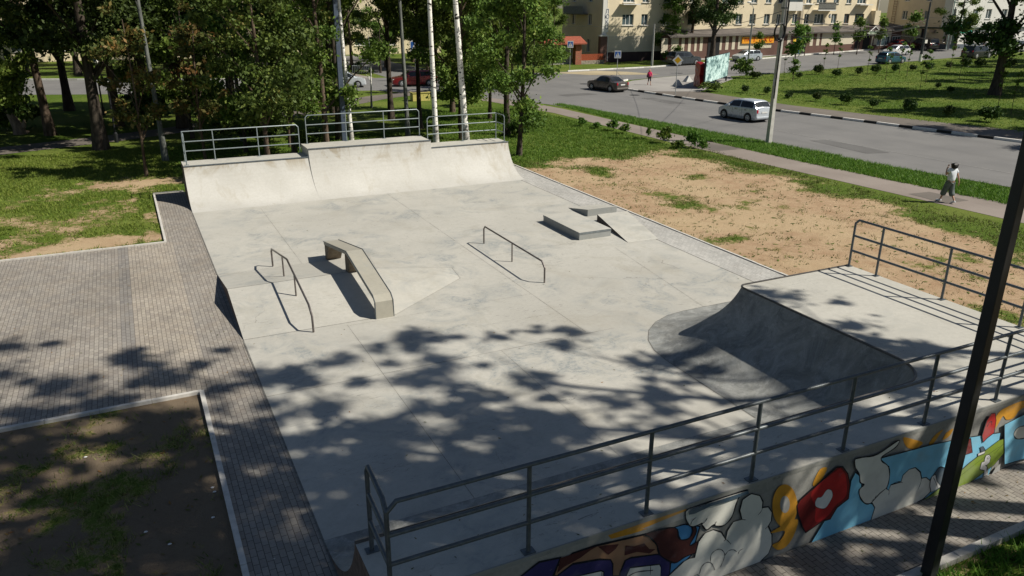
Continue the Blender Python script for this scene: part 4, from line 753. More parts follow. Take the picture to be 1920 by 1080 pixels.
for i,(x,y) in enumerate([(1200,715),(1300,752)]):
    p=G(1480+x*.2315,y*.2315); bush(BB,p,.33,['small dark bush alone mid-lawn, the left of two','small dark bush alone mid-lawn, the right of two'][i])
p=G(1332,171); bush(BM,p,1.15,'flowering rose bed in front of the photo hoarding',zs=.5,cat='rose bed'); p=G(1392,146); bush(BM,p,1.25,'tall pinkish rose shrubs at the foot of the street lamp',zs=1.,cat='rose shrub'); p=G(1397,147); bush(BB,(p.x+.8,p.y-.6),.7,'low dark hedge clump in front of the pinkish roses',zs=.6)
for i,(px,py,r_,zs) in enumerate([(1247,268,.55,.9),(1272,278,.45,.8),(1300,276,.6,.9),(1150,245,.5,.8),(1118,240,.45,.7),(1172,250,.4,.9),(1216,258,.22,2.2),(1318,283,.35,1.1),(1090,236,.4,.8)]):
    p=G(px,py); bush(BW,p,r_,['roundest weedy bush on the footway edge above the sandy lot','low weedy clump right of the roundest footway bush','spiky weedy bush nearest the pole on the footway edge','weedy bush in the long clump by the lawn','low leafy weed clump at the lawn end of the footway','small weed bush right of the long clump','single upright weed stalk on the footway edge','sprawling weed beside the spiky bush','first weed clump by the bushy lawn tree'][i],zs=zs,name='weed_bush',cat='weed bush',group='weeds along the footway')
p=G(968,256); bush(BD,p,.72,'dark shoots around the foot of the bushy lawn tree',zs=.85)
p=G(25,215); bush(BD,(p.x-1.2,p.y),2.2,'big dark shrub mass at the left edge of the wooded park',zs=1.15); p=G(20,245); bush(BW,(p.x,p.y),.9,'bright low shrub by the torn stump at the left edge',zs=.6)
for i,(x,y,r_,z_) in enumerate([(6.8,46.5,1.3,1.),(4.6,47.8,1.1,1.),(1.2,57,1.5,1.),(5.5,62,1.6,1.),(-6.5,58,1.4,1.1),(8.4,41.3,.9,1.),(12.2,60.5,1.2,1.),(9.5,66,1.3,1.),(24.5,58,1.2,1),(14.8,64.4,.8,.8)]): bush((BD,BM)[i%2] if i!=8 else BW,(x,y),r_,'undergrowth shrub in the grove, %s counting from the quarter pipe'%ordn[i],zs=z_,group='undergrowth in the grove')
# torn stump
p=G(38,250); mb=MB(); mb.tube([(0,0,-.1),(-.05,0,.35),(-.25,.1,.9),(-.5,.1,1.4)],[.42,.32,.24,.1],9); mb.tube([(0,0,.1),(.3,-.1,.5),(.35,-.1,.8)],[.2,.14,.05],7); mb.tube([(0,0,.0),(.5,.1,.05)],[.2,.06],6); tag(mb.build('tree_stump',M_STUMP,smooth=60,loc=p),'torn pale tree stump at the left edge beside the path','stump')
# grass blades as one mass
def grassmass(name,pts,h,w,seed,mat,nb=5,spread=.06,z=-.035,label=None):
    g=rs(seed); n=len(pts); P=np.repeat(np.array(pts),nb,0); N=len(P); off_=g.normal(size=(N,2))*spread; base=np.stack([P[:,0]+off_[:,0],P[:,1]+off_[:,1],z+.016*np.clip(P[:,0]-60,0,95)],-1)
    a=g.rand(N)*6.283; hh=h*(.45+g.rand(N)); ww=w*(.6+.8*g.rand(N)); ln=np.stack([np.cos(a),np.sin(a)],-1); lean=hh*(.3+.9*g.rand(N)); b=g.rand(N)*6.283; pr=np.stack([np.cos(b),np.sin(b)],-1)
    v0=base.copy(); v1=base.copy(); v2=base.copy(); v0[:,:2]-=pr*ww[:,None]/2; v1[:,:2]+=pr*ww[:,None]/2; v2[:,:2]+=ln*lean[:,None]; v2[:,2]+=hh
    V=np.stack([v0,v1,v2],1).reshape(-1,3); Q=np.arange(3*N).reshape(N,3); t=np.repeat(np.clip(g.rand(N)*.75+.25*np.repeat(g.rand(n),nb),0,1),3)
    o=npmesh(name,V,Q,[mat],{'tone':t},kind='stuff'); return o
def scatter(n,x0,x1,y0,y1,seed,f):
    g=rs(seed); x=x0+(x1-x0)*g.rand(n); y=y0+(y1-y0)*g.rand(n); k=g.rand(n)<f(x,y); return np.stack([x[k],y[k]],-1)
onwalk=lambda x: (x>28.4)&(x<32.0)
def fg(x,y): return (1-soil(x,y))**2.2*(.35+.9*fbm(x,y,1.6,31))
a=scatter(17000,-8,1.6,28.1,48,51,lambda x,y:fg(x,y)*~((x>.55)&(y<36))); b=scatter(26000,17.5,29,29,56,52,lambda x,y:fg(x,y)*(x<28.6-.01*y)); c=scatter(9000,1.6,17.5,36.8,48,53,lambda x,y:fg(x,y)*.8)
L_WEST=leafmat('worn_grass_blades',[(0,(.07,.10,.012)),(.5,(.16,.205,.028)),(.85,(.24,.28,.045)),(1,(.40,.34,.12))],.3)
grassmass('meadow_grass',np.concatenate([b,c]),.10,.03,60,L_GRASS); grassmass('worn_meadow_grass',a,.085,.03,66,L_WEST)
d=scatter(30000,30.5,36.5,12,56,54,lambda x,y:((x>31.15+np.clip((38-y)*.045,0,1.7)+np.clip((28-y)*.05,0,1))&(x<32.0+np.clip((56-y)*.105,0,4.)-.3*(y<30)))*1.)
grassmass('verge_grass',d,.13,.035,61,L_GRASS)
isl=scatter(42000,50,122,30,74,58,lambda x,y:((y<59.2+(x-48.5)*.75)&(y<70.5+(x-62)*.055)&(x>48.7+np.clip((47-y)*.2,0,8)))*1.)
grassmass('green_grass',isl,.09,.045,65,L_GRASS,3,.12)
e=scatter(26000,17.5,30,11,36,55,lambda x,y:(np.clip(1.15-soil(x,y),.0,1)**2.2*.9+.045)*(x<29.3)); 
e=e[(fbm(e[:,0],e[:,1],.9,77)>.5)|(rs(3).rand(len(e))<.25)]
grassmass('lot_weeds',e,.07,.028,62,L_DRY,4,.09)
g1=scatter(8200,-6,.5,8.5,15.9,56,lambda x,y:np.clip(.9-soil(x,y),0,1)**1.4); grassmass('plot_grass',g1,.10,.016,63,L_DRY,6,.05)
g2=scatter(5200,9.2,15,2.5,5.5,57,lambda x,y:.5+0*x); grassmass('corner_grass',g2,.14,.025,64,L_GRASS,6,.06)
# straw, leaves and litter on the worn ground
def litter(name,n,box,seed,mat,s=.05):
    g=rs(seed); c=np.stack([box[0]+(box[1]-box[0])*g.rand(n),box[2]+(box[3]-box[2])*g.rand(n),box[4]+.006+0*g.rand(n)],-1); a=g.rand(n)*6.28; L=s*(.5+g.rand(n)); u=np.stack([np.cos(a),np.sin(a),.15*g.normal(size=n)],-1)*L[:,None]; v=np.stack([-np.sin(a),np.cos(a),.15*g.normal(size=n)],-1)*L[:,None]*.35
    V=np.stack([c-u,c-v,c+u,c+v],1).reshape(-1,3); V[:,2]=np.maximum(V[:,2],box[4]+.003); npmesh(name,V,np.arange(4*n).reshape(n,4),[mat],{'tone':np.repeat(g.rand(n),4)},kind='stuff')
litter('fallen_leaves',260,(-8,17,5.1,31,.0),71,L_RUST,.028); litter('fallen_leaves_plot',420,(-7,.5,8,15.9,-.03),72,L_RUST,.045); litter('dry_straw',900,(17.5,28.5,12,34,-.03),73,L_DRY,.08); litter('paving_leaves',520,(-7,1.7,16.2,28,-.006),75,L_RUST,.022); litter('front_leaves',160,(3,16,5.72,6.8,-.006),76,L_RUST,.025); litter('platform_litter',70,(2,16,6.9,7.9,ZN),74,L_RUST,.02)
mb=MB()
for (px,py) in ((398,912),(402,920),(399,968),(318,1018),(273,995),(160,855)):
    p=G(px,py); mb.ball((p.x,p.y,-.02),.022,6,4,(1.5,1,.5))
tag(mb.build('paper_scraps',plain('paper_white',(.6,.6,.58),.8,.1)),kind='stuff')
# ---------------------------------------------------------------- lamps, poles, wires, signs
M_POLE=plain('pole_concrete',(.47,.46,.42),.85,.15,3,bump=.2); M_POLED=plain('pole_dark_steel',(.05,.055,.06),.6,.2,4)
def lamppost(x,y,mat,label,h=9,w=.135):
    e=empty('lamp_post',(x,y,0),label=label,cat='lamp post')
    mb=MB(); mb.add([(sx*w*(1-.25*k),sy*w*(1-.25*k),[-.05,h][k]) for k in(0,1) for sx,sy in((-1,-1),(1,-1),(1,1),(-1,1))],[(0,1,5,4),(1,2,6,5),(2,3,7,6),(3,0,4,7),(4,5,6,7),(3,2,1,0)]); mb.build('mast',mat,e,bevel=.012)
    MB().box(-.22,.22,-.22,.22,-.03,.02).build('base_plate',mat,e); b=MB().box(-.5,.5,-.16,.16,h,h+.1).build('lamp_head',mat,e,bevel=.02); MB().box(-.44,.44,-.12,.12,h-.012,h-.001).build('diffuser',plain('lamp_diffuser',(.6,.6,.58),.3),b)
    return e
lamppost(9.46,5.52,M_BLACKM,'near black square lamp post cutting through the right side of the view',w=.083); lamppost(9.83,39.5,M_BLUEM,'grey-blue square lamp post behind the middle bay of the quarter pipe')
# white concrete pole
p=G(1441,268); wpole=empty('utility_pole',p,label='white square concrete pole with a black cable coil on the verge by the road',cat='utility pole')
mb=MB(); mb.add([(sx*w,sy*w,z) for z,w in((-.1,.135),(9.4,.085)) for sx,sy in((-1,-1),(1,-1),(1,1),(-1,1))],[(0,1,5,4),(1,2,6,5),(2,3,7,6),(3,0,4,7),(4,5,6,7)]); mb.build('shaft',M_POLE,wpole,bevel=.015)
mb=MB(); cz=PY(1456,60,p.y).z; 
for k in range(3):
    pts=[(-.34+.0*k+.40*math.cos(a)*.95,-.16-.03*k,cz+.47*math.sin(a)) for a in [2*math.pi*j/24 for j in range(25)]]; mb.tube(pts,.03,6,False)
M_CABLE=plain('black_cable',(.012,.012,.013),.5,.2)
mb.build('cable_coil',M_CABLE,wpole,True); MB().ball((-.22,-.16,cz-.42),.17,8,6,(1,.8,.8)).build('splice_box',M_CABLE,wpole,True)
mb=MB(); mb.tube([(.1,-.16,9.2),(.1,-.17,cz+.4),(.05,-.17,cz-.3)],.05,6); mb.tube([(-.14,-.17,cz-.4),(-.17,-.18,3.2),(-.17,-.18,2.6)],.035,6); mb.build('down_cable',M_CABLE,wpole,True)
mb=MB(); mb.box(-.5,.5,-.06,.06,8.1,8.2); mb.box(-.12,.12,-.14,.14,7.5,7.56); mb.build('cross_arm',M_POLED,wpole)
MB().box(-.16,-.13,-.05,.05,3.3,3.7).build('white_tag',plain('tag_white',(.6,.6,.6)),wpole)
# street lamp in the green
def streetlamp(px,py,label,h,mat,r_=.09,arm=None,head=True,headmat=None,square=False):
    p=G(px,py); e=empty('street_lamp',p,label=label,cat='street lamp'); MB().tube([(0,0,-.1),(0,0,h)],[r_*1.25,r_*.75],4 if square else 8).build('shaft',mat,e,not square)
    if arm: 
        MB().tube(arm,.035,6).build('arm',mat,e,True); a=arm[-1]; b=Vector(arm[-1])-Vector(arm[-2]); b.normalize()
        mb=MB(); mb.ball((a[0]+b.x*.25,a[1]+b.y*.25,a[2]+b.z*.25),.16,8,6,(2.2 if abs(b.x)>.4 else 1,1,.7)); mb.build('lamp_head',headmat or plain('lamp_shell',(.6,.6,.58),.4),e,True)
    return e
streetlamp(1400,138,'pale concrete street lamp with a short white head at the tip of the green',7.1,M_POLE,.13,[(0,0,6.9),(-.1,0,7.3),(-.5,0,7.6)],square=True)
sl2=streetlamp(1725,115,'dark curved street lamp with a white banded foot by the cross street',7.4,M_POLED,.15,[(0,0,7.2),(.05,0,8.4),(-.3,0,9.2),(-1.6,0,9.7)])
MB().tube([(0,0,0),(0,0,.9)],.21,8).build('painted_foot',M_WHITE,sl2,True); MB().box(.05,.5,-.2,-.14,2.3,2.75).build('notice_plate',M_WHITE,sl2)
streetlamp(1777,93,'pale concrete post at the corner of the second house',6.4,M_POLE,.14,square=True)
streetlamp(1222,125,'concrete post on the verge below the yellow house',5.2,M_POLE,.14,square=True)
mb=MB(); mb.ball((0,0,5.2),.25,7,5,(1,.8,1.3))
def parklamp(px,py,h,label):
    p=G(px,py); e=empty('park_lamp',p,label=label,cat='park lamp'); MB().tube([(0,0,-.05),(0,0,.5),(0,0,.55),(0,0,h)],[.11,.11,.06,.045],8).build('shaft',M_BLACKM,e,True); MB().ball((0,0,h+.2),.24,12,9).build('globe',plain('opal_globe',(.75,.75,.7),.3),e,True)
parklamp(219,266,3.2,'black park lamp with a globe beside the park path'); parklamp(195,215,3.4,'park lamp with a pale globe deeper in the grove')
# signs
M_SBLUE=plain('sign_blue',(.03,.12,.42),.4,.05); M_SW=plain('sign_white',(.75,.75,.73),.4,.04); M_SY=plain('sign_yellow',(.75,.42,.01),.4,.04); M_SG=plain('sign_grey_post',(.32,.33,.33),.5,.1); M_SK=plain('sign_black',(.02,.02,.02),.5,.05); M_SRED=plain('sign_red',(.5,.02,.02),.4,.05)
def signpost(px,py,toppx,label,draw,name='road_sign'):
    p=G(px,py); h=PY(px,toppx,p.y).z-p.z; e=empty(name,p,label=label,cat='road sign'); MB().tube([(0,0,-.05),(0,0,h+.2)],.035,8).build('post',M_SG,e,True)
    ang=math.atan2(p.x,p.y)*-1; fc=draw(h); o=fc.build('sign_plate',[M_SW,M_SBLUE,M_SY,M_SK,M_SG,M_SRED],e); o.rotation_euler[2]=ang*.8; return e
def disc(mb,m_,pts,y): mb.mat(m_); mb.add([(x,y,z) for x,z in pts],[tuple(range(len(pts)))]); return mb
def dia(h):
    mb=MB(); c=h; d=.48
    mb.mat(4).add([(x,y,z) for y in(-.05,-.03) for x,z in((0,c-d-.01),(d+.01,c),(0,c+d+.01),(-d-.01,c))],[(7,6,5,4),(0,1,5,4),(1,2,6,5),(2,3,7,6),(3,0,4,7)])
    disc(mb,0,[(0,c-d),(d,c),(0,c+d),(-d,c)],-.052); d=.30; disc(mb,2,[(0,c-d),(d,c),(0,c+d),(-d,c)],-.055); return mb
def ped(back=False,s=.36):
    def f(h):
        mb=MB(); c=h; mb.mat(4).box(-s,s,-.05,-.03,c-s*1.1,c+s*1.1)
        disc(mb,0,[(-s*.97,c-s*1.06),(s*.97,c-s*1.06),(s*.97,c+s*1.06),(-s*.97,c+s*1.06)],-.052); b_=s*.8; disc(mb,1,[(-b_,c-b_),(b_,c-b_),(b_,c+b_),(-b_,c+b_)],-.055)
        b_=s*.68; disc(mb,0,[(-b_,c-b_),(b_,c-b_),(0,c+b_)],-.058)
        k=s
        for P in([(-.06,.1),(.05,.12),(.02,.28),(-.05,.27)],[(-.04,.1),(.02,.1),(.18,-.42),(.08,-.42)],[(-.05,.1),(.0,.08),(-.16,-.42),(-.26,-.42)],[(-.06,.26),(-.02,.2),(-.17,.0),(-.2,.04)],[(.02,.26),(.04,.2),(.17,.05),(.18,.1)]): disc(mb,3,[(x*k,c+z*k) for x,z in P],-.061)
        disc(mb,3,[(k*.07*math.cos(a)-.01,c+k*.36+k*.07*math.sin(a)) for a in [2*math.pi*j/8 for j in range(8)]],-.061); return mb
    return f
def rnd(h):
    mb=MB(); R_=.35
    for m_,rr_,y in((5,R_,-.05),(0,R_*.72,-.053)): disc(mb,m_,[(rr_*math.cos(a),h+rr_*math.sin(a)) for a in [2*math.pi*j/16 for j in range(16)]],y)
    return mb
signpost(1266,177,113,'yellow and white diamond priority road sign on the corner plaza',dia); signpost(1156,148,102,'blue pedestrian crossing sign at the near side of the junction',ped()); signpost(1068,133,83,'grey-looking pedestrian crossing sign before the brick gate',ped())
signpost(780,152,86,'bright blue pedestrian crossing sign seen between the birches',ped(s=.5)); signpost(920,152,87,'small round white sign among the leaves right of the birches',rnd)
# wires
def wire(a,b,sag,label,r_=.016):
    a=Vector(a);b=Vector(b); pts=[a.lerp(b,k/14)-Vector((0,0,sag*4*(k/14)*(1-k/14))) for k in range(15)]; tag(MB().tube(pts,r_,4,False).build('overhead_wire',M_CABLE),label,'wire',group='overhead wires')
wt=Vector((p.x,p.y,0)); wb=wpole.location; lp=G(1400,138); l2=G(1725,115); l3=G(1222,125); l4=G(1777,93)
wire((wb.x,wb.y,7.3),(lp.x,lp.y,5.3),.5,'black wire from the white pole to the pale street lamp'); wire((wb.x,wb.y,7.4),(l3.x,l3.y,5.2),.9,'black wire from the white pole across to the post by the yellow house')
wire((wb.x,wb.y,7.25),(l2.x,l2.y,5.6),1.1,'upper wire from the white pole towards the curved street lamp'); wire((wb.x,wb.y,7.1),(l2.x+25,l2.y-6,3.6),1.2,'lower wire from the white pole running right over the green')
wire((lp.x,lp.y,5.3),(l3.x,l3.y,4.9),.5,'thin wire between the pale street lamp and the verge post'); wire((lp.x,lp.y,5.2),(l2.x,l2.y,5.8),1.,'long wire along the shop fronts'); wire((l3.x,l3.y,5.0),(l3.x-30,l3.y+6,6.5),.6,'wire running left from the verge post past the white banner'); wire((l2.x,l2.y,6.2),(l4.x,l4.y,6.2),.3,'short wire from the curved lamp to the corner post')
wire((l3.x,l3.y,4.6),(lp.x,lp.y,4.6),.4,'lowest wire before the shop fronts'); wire((lp.x,lp.y,4.9),(l2.x,l2.y,5.2),1.2,'second long wire along the shop fronts')
# ---------------------------------------------------------------- buildings
def stucco(name,c,amp=.1):
    t=NT(name,.9,.15); v=t.co(); n=t.noise(.5,5,v,.6); f=t.noise(9,4,v); st=t.noise(1.2,5,t.co((1,1,.15)),.6); cc=t.mix(t.ramp(n,[(.3,0.),(.7,1.)]),[x*(1-amp) for x in c],[x*(1+amp*.5) for x in c]); cc=t.mix(t.ramp(st,[(.55,0.),(.75,.25)]),cc,[x*.6 for x in c]); t.col(cc); t.bump(f,.15,.01); return t.m
M_YEL=stucco('yellow_stucco',(.74,.64,.455)); M_CRM=stucco('cream_cladding',(.62,.56,.44),.06); M_WHT=stucco('white_plaster',(.68,.67,.62),.06); M_TILE=stucco('brown_tiles',(.145,.085,.07),.2); M_DKT=stucco('dark_plinth',(.06,.04,.04),.2); M_ROOF=stucco('grey_shop_roof',(.13,.115,.105),.25); M_SALM=stucco('pale_yellow_stucco',(.60,.51,.37))
M_FRAME=plain('white_window_frame',(.7,.7,.68),.5,.05); M_BRF=plain('brown_window_frame',(.12,.055,.04),.6,.1)
M_BRICK=plain('red_brick_wall',(.34,.10,.05),.85,.3,14,bump=.3)
def brickm():
    t=NT('red_bricks',.9,.1); br=t.new('ShaderNodeTexBrick'); mp=t.co(world=False); sep=t.new('ShaderNodeSeparateXYZ'); t.l.new(mp,sep.inputs[0]); cb=t.new('ShaderNodeCombineXYZ'); t.l.new(t.math('ADD',sep.outputs[0],sep.outputs[1]),cb.inputs[0]); t.l.new(sep.outputs[2],cb.inputs[1]); t.l.new(cb.outputs[0],br.inputs[0]); br.inputs['Scale'].default_value=1; br.inputs['Brick Width'].default_value=.26; br.inputs['Row Height'].default_value=.09; br.inputs['Mortar Size'].default_value=.008; br.inputs['Color1'].default_value=(.36,.10,.05,1); br.inputs['Color2'].default_value=(.25,.07,.04,1); br.inputs['Mortar'].default_value=(.3,.25,.2,1); t.col(br.outputs[0]); return t.m
M_BRK=brickm()
def facade(parent,org,ax,x0,x1,z0,z1,opens,mat,depth=.18,name='wall'):
    """wall panel in local (s,z), at org + s*ax, outward normal = ax rotated -90 deg; openings get reveals"""
    ax=Vector((ax[0],ax[1],0)).normalized(); nrm=Vector((ax.y,-ax.x,0)); org=Vector(org)
    def P(s_,z,d=0): return org+ax*s_+Vector((0,0,z))-nrm*d
    xs=sorted({x0,x1}|{v for o in opens for v in(o[0],o[1]) if x0<v<x1}); zs=sorted({z0,z1}|{v for o in opens for v in(o[2],o[3]) if z0<v<z1}); mb=MB()
    for i in range(len(xs)-1):
        for j in range(len(zs)-1):
            cx=(xs[i]+xs[i+1])/2;cz=(zs[j]+zs[j+1])/2
            if any(o[0]<cx<o[1] and o[2]<cz<o[3] for o in opens): continue
            mb.add([P(xs[i],zs[j]),P(xs[i+1],zs[j]),P(xs[i+1],zs[j+1]),P(xs[i],zs[j+1])],[(0,1,2,3)])
    for o in opens:
        a,b,c,d=o[:4]; q_=[P(a,c),P(b,c),P(b,d),P(a,d),P(a,c,depth),P(b,c,depth),P(b,d,depth),P(a,d,depth)]; mb.add(q_,[(0,4,5,1),(1,5,6,2),(2,6,7,3),(3,7,4,0)])
    w=mb.build(name,mat,parent,loc=-parent.location)
    for o in opens:
        a,b,c,d=o[:4]; fm=o[4] if len(o)>4 and o[4] else M_FRAME; t_=.06; mb=MB()
        def bar(s0,s1,zz0,zz1): mb.add([P(s0,zz0,depth-.05),P(s1,zz0,depth-.05),P(s1,zz1,depth-.05),P(s0,zz1,depth-.05),P(s0,zz0,depth),P(s1,zz0,depth),P(s1,zz1,depth),P(s0,zz1,depth)],[(0,1,2,3),(0,4,5,1),(1,5,6,2),(2,6,7,3),(3,7,4,0)])
        bar(a,b,c,c+t_); bar(a,b,d-t_,d); bar(a,a+t_,c+t_,d-t_); bar(b-t_,b,c+t_,d-t_); k=2 if (b-a)<1.6 else 3
        for i in range(1,k): m_=a+(b-a)*i/k; bar(m_-.035,m_+.035,c+t_,d-t_)
        if k==3: bar(a+t_,a+(b-a)/3,c+(d-c)*.68,c+(d-c)*.68+.05)
        wn=mb.build('window' if len(o)<6 else o[5],fm,parent,loc=-parent.location)
        mb=MB(); mb.add([P(a,c,depth-.01),P(b,c,depth-.01),P(b,d,depth-.01),P(a,d,depth-.01)],[(0,1,2,3)]); mb.build('pane',M_GLASS,wn)
        if len(o)<7:
            mb=MB(); mb.add([P(a-.1,c-.07,-.12),P(b+.1,c-.07,-.12),P(b+.1,c-.002,-.12),P(a-.1,c-.002,-.12),P(a-.1,c-.07,-.002),P(b+.1,c-.07,-.002),P(b+.1,c-.002,-.002),P(a-.1,c-.002,-.002)],[(0,1,2,3),(3,2,6,7),(0,4,5,1),(1,5,6,2),(0,3,7,4)]); mb.build('sill',M_WHT,wn)
    return w
YB=93.82; b1=empty('yellow_house',(59.7,YB,0),label='long pale yellow stuccoed house with shops in its ground floor',cat='house')
X1=111.8
def wx(px): return PY(px,35,YB).x
cols=[(1166.9,1188.2),(1202.7,1215),(1243,1256),(1290,1302),(1351,1364),(1379.6,1391.9),(1405.3,1416.9),(1432.4,1443.3),(1456,1464),(1485.6,1495.6),(1507.7,1517.5),(1527,1545),(1558.7,1568.7),(1582.5,1592),(1602.5,1619.4)]
op=[]
for i,(a,b) in enumerate(cols):
    for z0,z1 in((4.8,6.23),(7.75,9.2),(10.7,12.1)):
        if 0: pass
        op.append((wx(a)-59.7,wx(b)-59.7,z0,z1,M_BRF if (i in(13,14) and z0<5) else None))
facade(b1,(59.7,YB,0),(1,0),0,X1-59.7,0,13.2,op,M_YEL)
so_=[(3.2,4.2,4.8,6.2),(7.6,8.6,4.8,6.2),(3.2,4.2,7.8,9.2),(7.6,8.6,7.8,9.2),(3.4,4.3,1.2,2.9)]
facade(b1,(59.7,YB+11.4,0),(0,-1),0,11.4,0,13.2,[(11.4-b,11.4-a,c,d) for a,b,c,d in so_],M_YEL)
mb=MB(); mb.add([(59.7,YB+11.4,0),(X1,YB+11.4,0),(X1,YB+11.4,13.2),(59.7,YB+11.4,13.2),(X1,YB,0),(X1,YB,13.2)],[(0,3,2,1),(1,2,5,4)]); mb.build('rear_wall',M_YEL,b1,loc=-b1.location)
mb=MB(); xa,xb,ya,yb,zr=59.2,X1+.5,YB-.5,YB+11.9,13.2; ym=(ya+yb)/2; mb.add([(xa,ya,zr),(xb,ya,zr),(xb,yb,zr),(xa,yb,zr),(xa+4,ym,zr+2.6),(xb-4,ym,zr+2.6)],[(0,1,5,4),(1,2,5),(2,3,4,5),(3,0,4),(3,2,1,0)]); mb.build('roof',M_ROOF,b1,loc=-b1.location)
of=-b1.location
MB().box(59.3,59.9,YB-.25,YB-.004,3.42,13.1).build('corner_pilaster',M_WHT,b1,loc=of); MB().box(58.9,59.95,YB-.55,YB-.004,0,3.42).build('corner_column',M_TILE,b1,loc=of); MB().box(58.8,60.0,YB-.6,YB-.01,3.42,3.6).build('column_cap',M_WHT,b1,loc=of)
MB().tube([(60.05,YB-.1,3.5),(60.05,YB-.1,13)],.06,6).build('downpipe',M_WHT,b1,True,loc=of); MB().tube([(60.3,YB-.2,.2),(60.3,YB-.2,3.5)],.06,6).build('downpipe',M_FRAME,b1,True,loc=of)
for k in range(6): MB().box(59.95,69.2,YB-.05,YB-.004,1.32+k*.355,1.32+k*.355+.34).build('cladding_panel',M_CRM,b1,loc=of)
MB().box(59.95,69.2,YB-.09,YB-.004,0,1.3).build('plinth',M_DKT,b1,loc=of)
# small ledges / balconies
def slabx(px0,px1,py,dz,dep,name='balcony_slab',mat=M_WHT):
    x0=wx(px0);x1=wx(px1);z=PY((px0+px1)/2,py,YB).z; return MB().box(x0,x1,YB-dep,YB-.004,z-dz,z).build(name,mat,b1,loc=of)
slabx(1161,1193,7,.14,.9,'window_canopy'); slabx(1601,1625,8,.14,.9,'window_canopy'); slabx(1492,1520,7,.14,.4,'window_canopy')
bal=slabx(1522,1555,18,.16,1.1); 
x0,x1=wx(1522),wx(1555); mb=MB(); zt=PY(1540,5,YB).z; zb=PY(1540,18,YB).z
for k in range(17): xx=x0+.05+(x1-x0-.1)*k/16; mb.box(xx-.02,xx+.02,YB-1.08,YB-1.05,zb,zt)
mb.box(x0,x1,YB-1.1,YB-1.03,zt,zt+.06); mb.box(x0,x1,YB-1.1,YB-1.03,zb+.15,zb+.2)
for xx in(x0+.03,x1-.03): mb.box(xx-.025,xx+.025,YB-1.1,YB-.01,zt,zt+.06); 
mb.build('balcony_railing',plain('balcony_iron',(.12,.12,.11),.6,.2),bal); MB().box(x0+.06,x1-.06,YB-1.0,YB-.98,zb,zt-.05).build('balcony_screen',plain('screen_cloth',(.3,.3,.27),.9,.2),bal)
x0,x1=wx(1462),wx(1492); z0=PY(1475,20,YB).z; MB().box(x0,x1,YB-1.1,YB-.004,z0,z0+1.25).build('balcony_box',M_WHT,b1,loc=of); gb=MB().box(x0+.06,x1-.06,YB-1.05,YB-.01,z0+1.25,z0+2.6).build('balcony_glazing',M_GLASS,b1,loc=of)
MB().box(x0,x1,YB-1.1,YB-.01,z0+2.6,z0+2.7).build('balcony_roof',M_WHT,b1,loc=of)
x0=PX(1059,5,59.7); MB().box(58.7,59.69,98,103.2,6.1,6.2).build('side_balcony',M_ROOF,b1,loc=of); MB().box(58.7,58.78,98,103.2,6.2,7.2).build('side_balcony_panel',plain('balcony_grey_sheet',(.18,.19,.2),.7,.2),b1,loc=of)
mb=MB(); xx=wx(1551); zz=PY(1551,30,YB).z; mb.tube([(xx,YB-.05,zz),(xx,YB-.4,zz)],.03,6); mb.ball((xx,YB-.5,zz),.34,10,6,(1,.25,1)); mb.build('satellite_dish',plain('dish_grey',(.4,.4,.38)),b1,True,loc=of)
x0=wx(1497.5); MB().box(x0,x0+.5,YB-.35,YB-.004,PY(1500,55,YB).z,13.2).build('flue_duct',plain('duct_beige',(.42,.36,.26),.7,.15),b1,loc=of)
x0=wx(1642); MB().box(x0-1.3,x0-.1,YB-.9,YB-.004,PY(1640,46,YB).z,PY(1640,20,YB).z).build('boxed_bay',M_YEL,b1,loc=of); MB().tube([(X1-.2,YB-.12,3.5),(X1-.2,YB-.12,13)],.1,6).build('downpipe',M_WHT,b1,True,loc=of)
# vertical banner with letters
def text(s,size,loc,rot,mat,parent,name='lettering',ext=.01,bold=0,align='CENTER'):
    cu=bpy.data.curves.new(name,'FONT'); cu.body=s; cu.size=size; cu.extrude=ext; cu.offset=bold; cu.align_x=align; cu.align_y='CENTER'; cu.resolution_u=3
    o=bpy.data.objects.new(name,cu); COL.objects.link(o); bpy.context.view_layer.update(); me=bpy.data.meshes.new_from_object(o.evaluated_get(bpy.context.evaluated_depsgraph_get())); bpy.data.objects.remove(o); bpy.data.curves.remove(cu)
    me.materials.clear(); me.materials.append(mat); q_=bpy.data.objects.new(name,me); COL.objects.link(q_); q_.location=loc; q_.rotation_euler=rot; q_.parent=parent; return q_
M_LET=plain('letter_blue_grey',(.08,.10,.16),.6,.1); M_LRED=plain('letter_red',(.45,.03,.01),.5,.1); M_OR=plain('sign_orange',(.80,.33,.02),.5,.12)
za,zb=PY(1136,60,YB).z,PY(1136,18,YB).z; xb0=wx(1132.6);xb1=wx(1139.5); ban=tag(MB().box(xb0,xb1,YB-.26,YB-.2,za,zb+.15).build('vertical_banner',M_WHT),'narrow white vertical banner with blue letters on the house corner','banner')
for k,ch in enumerate('ЛЮКС'): text(ch,.78,((xb0+xb1)/2,YB-.27,zb-.25-k*(zb-za-.2)/4),(R(90),0,0),M_LET,ban)
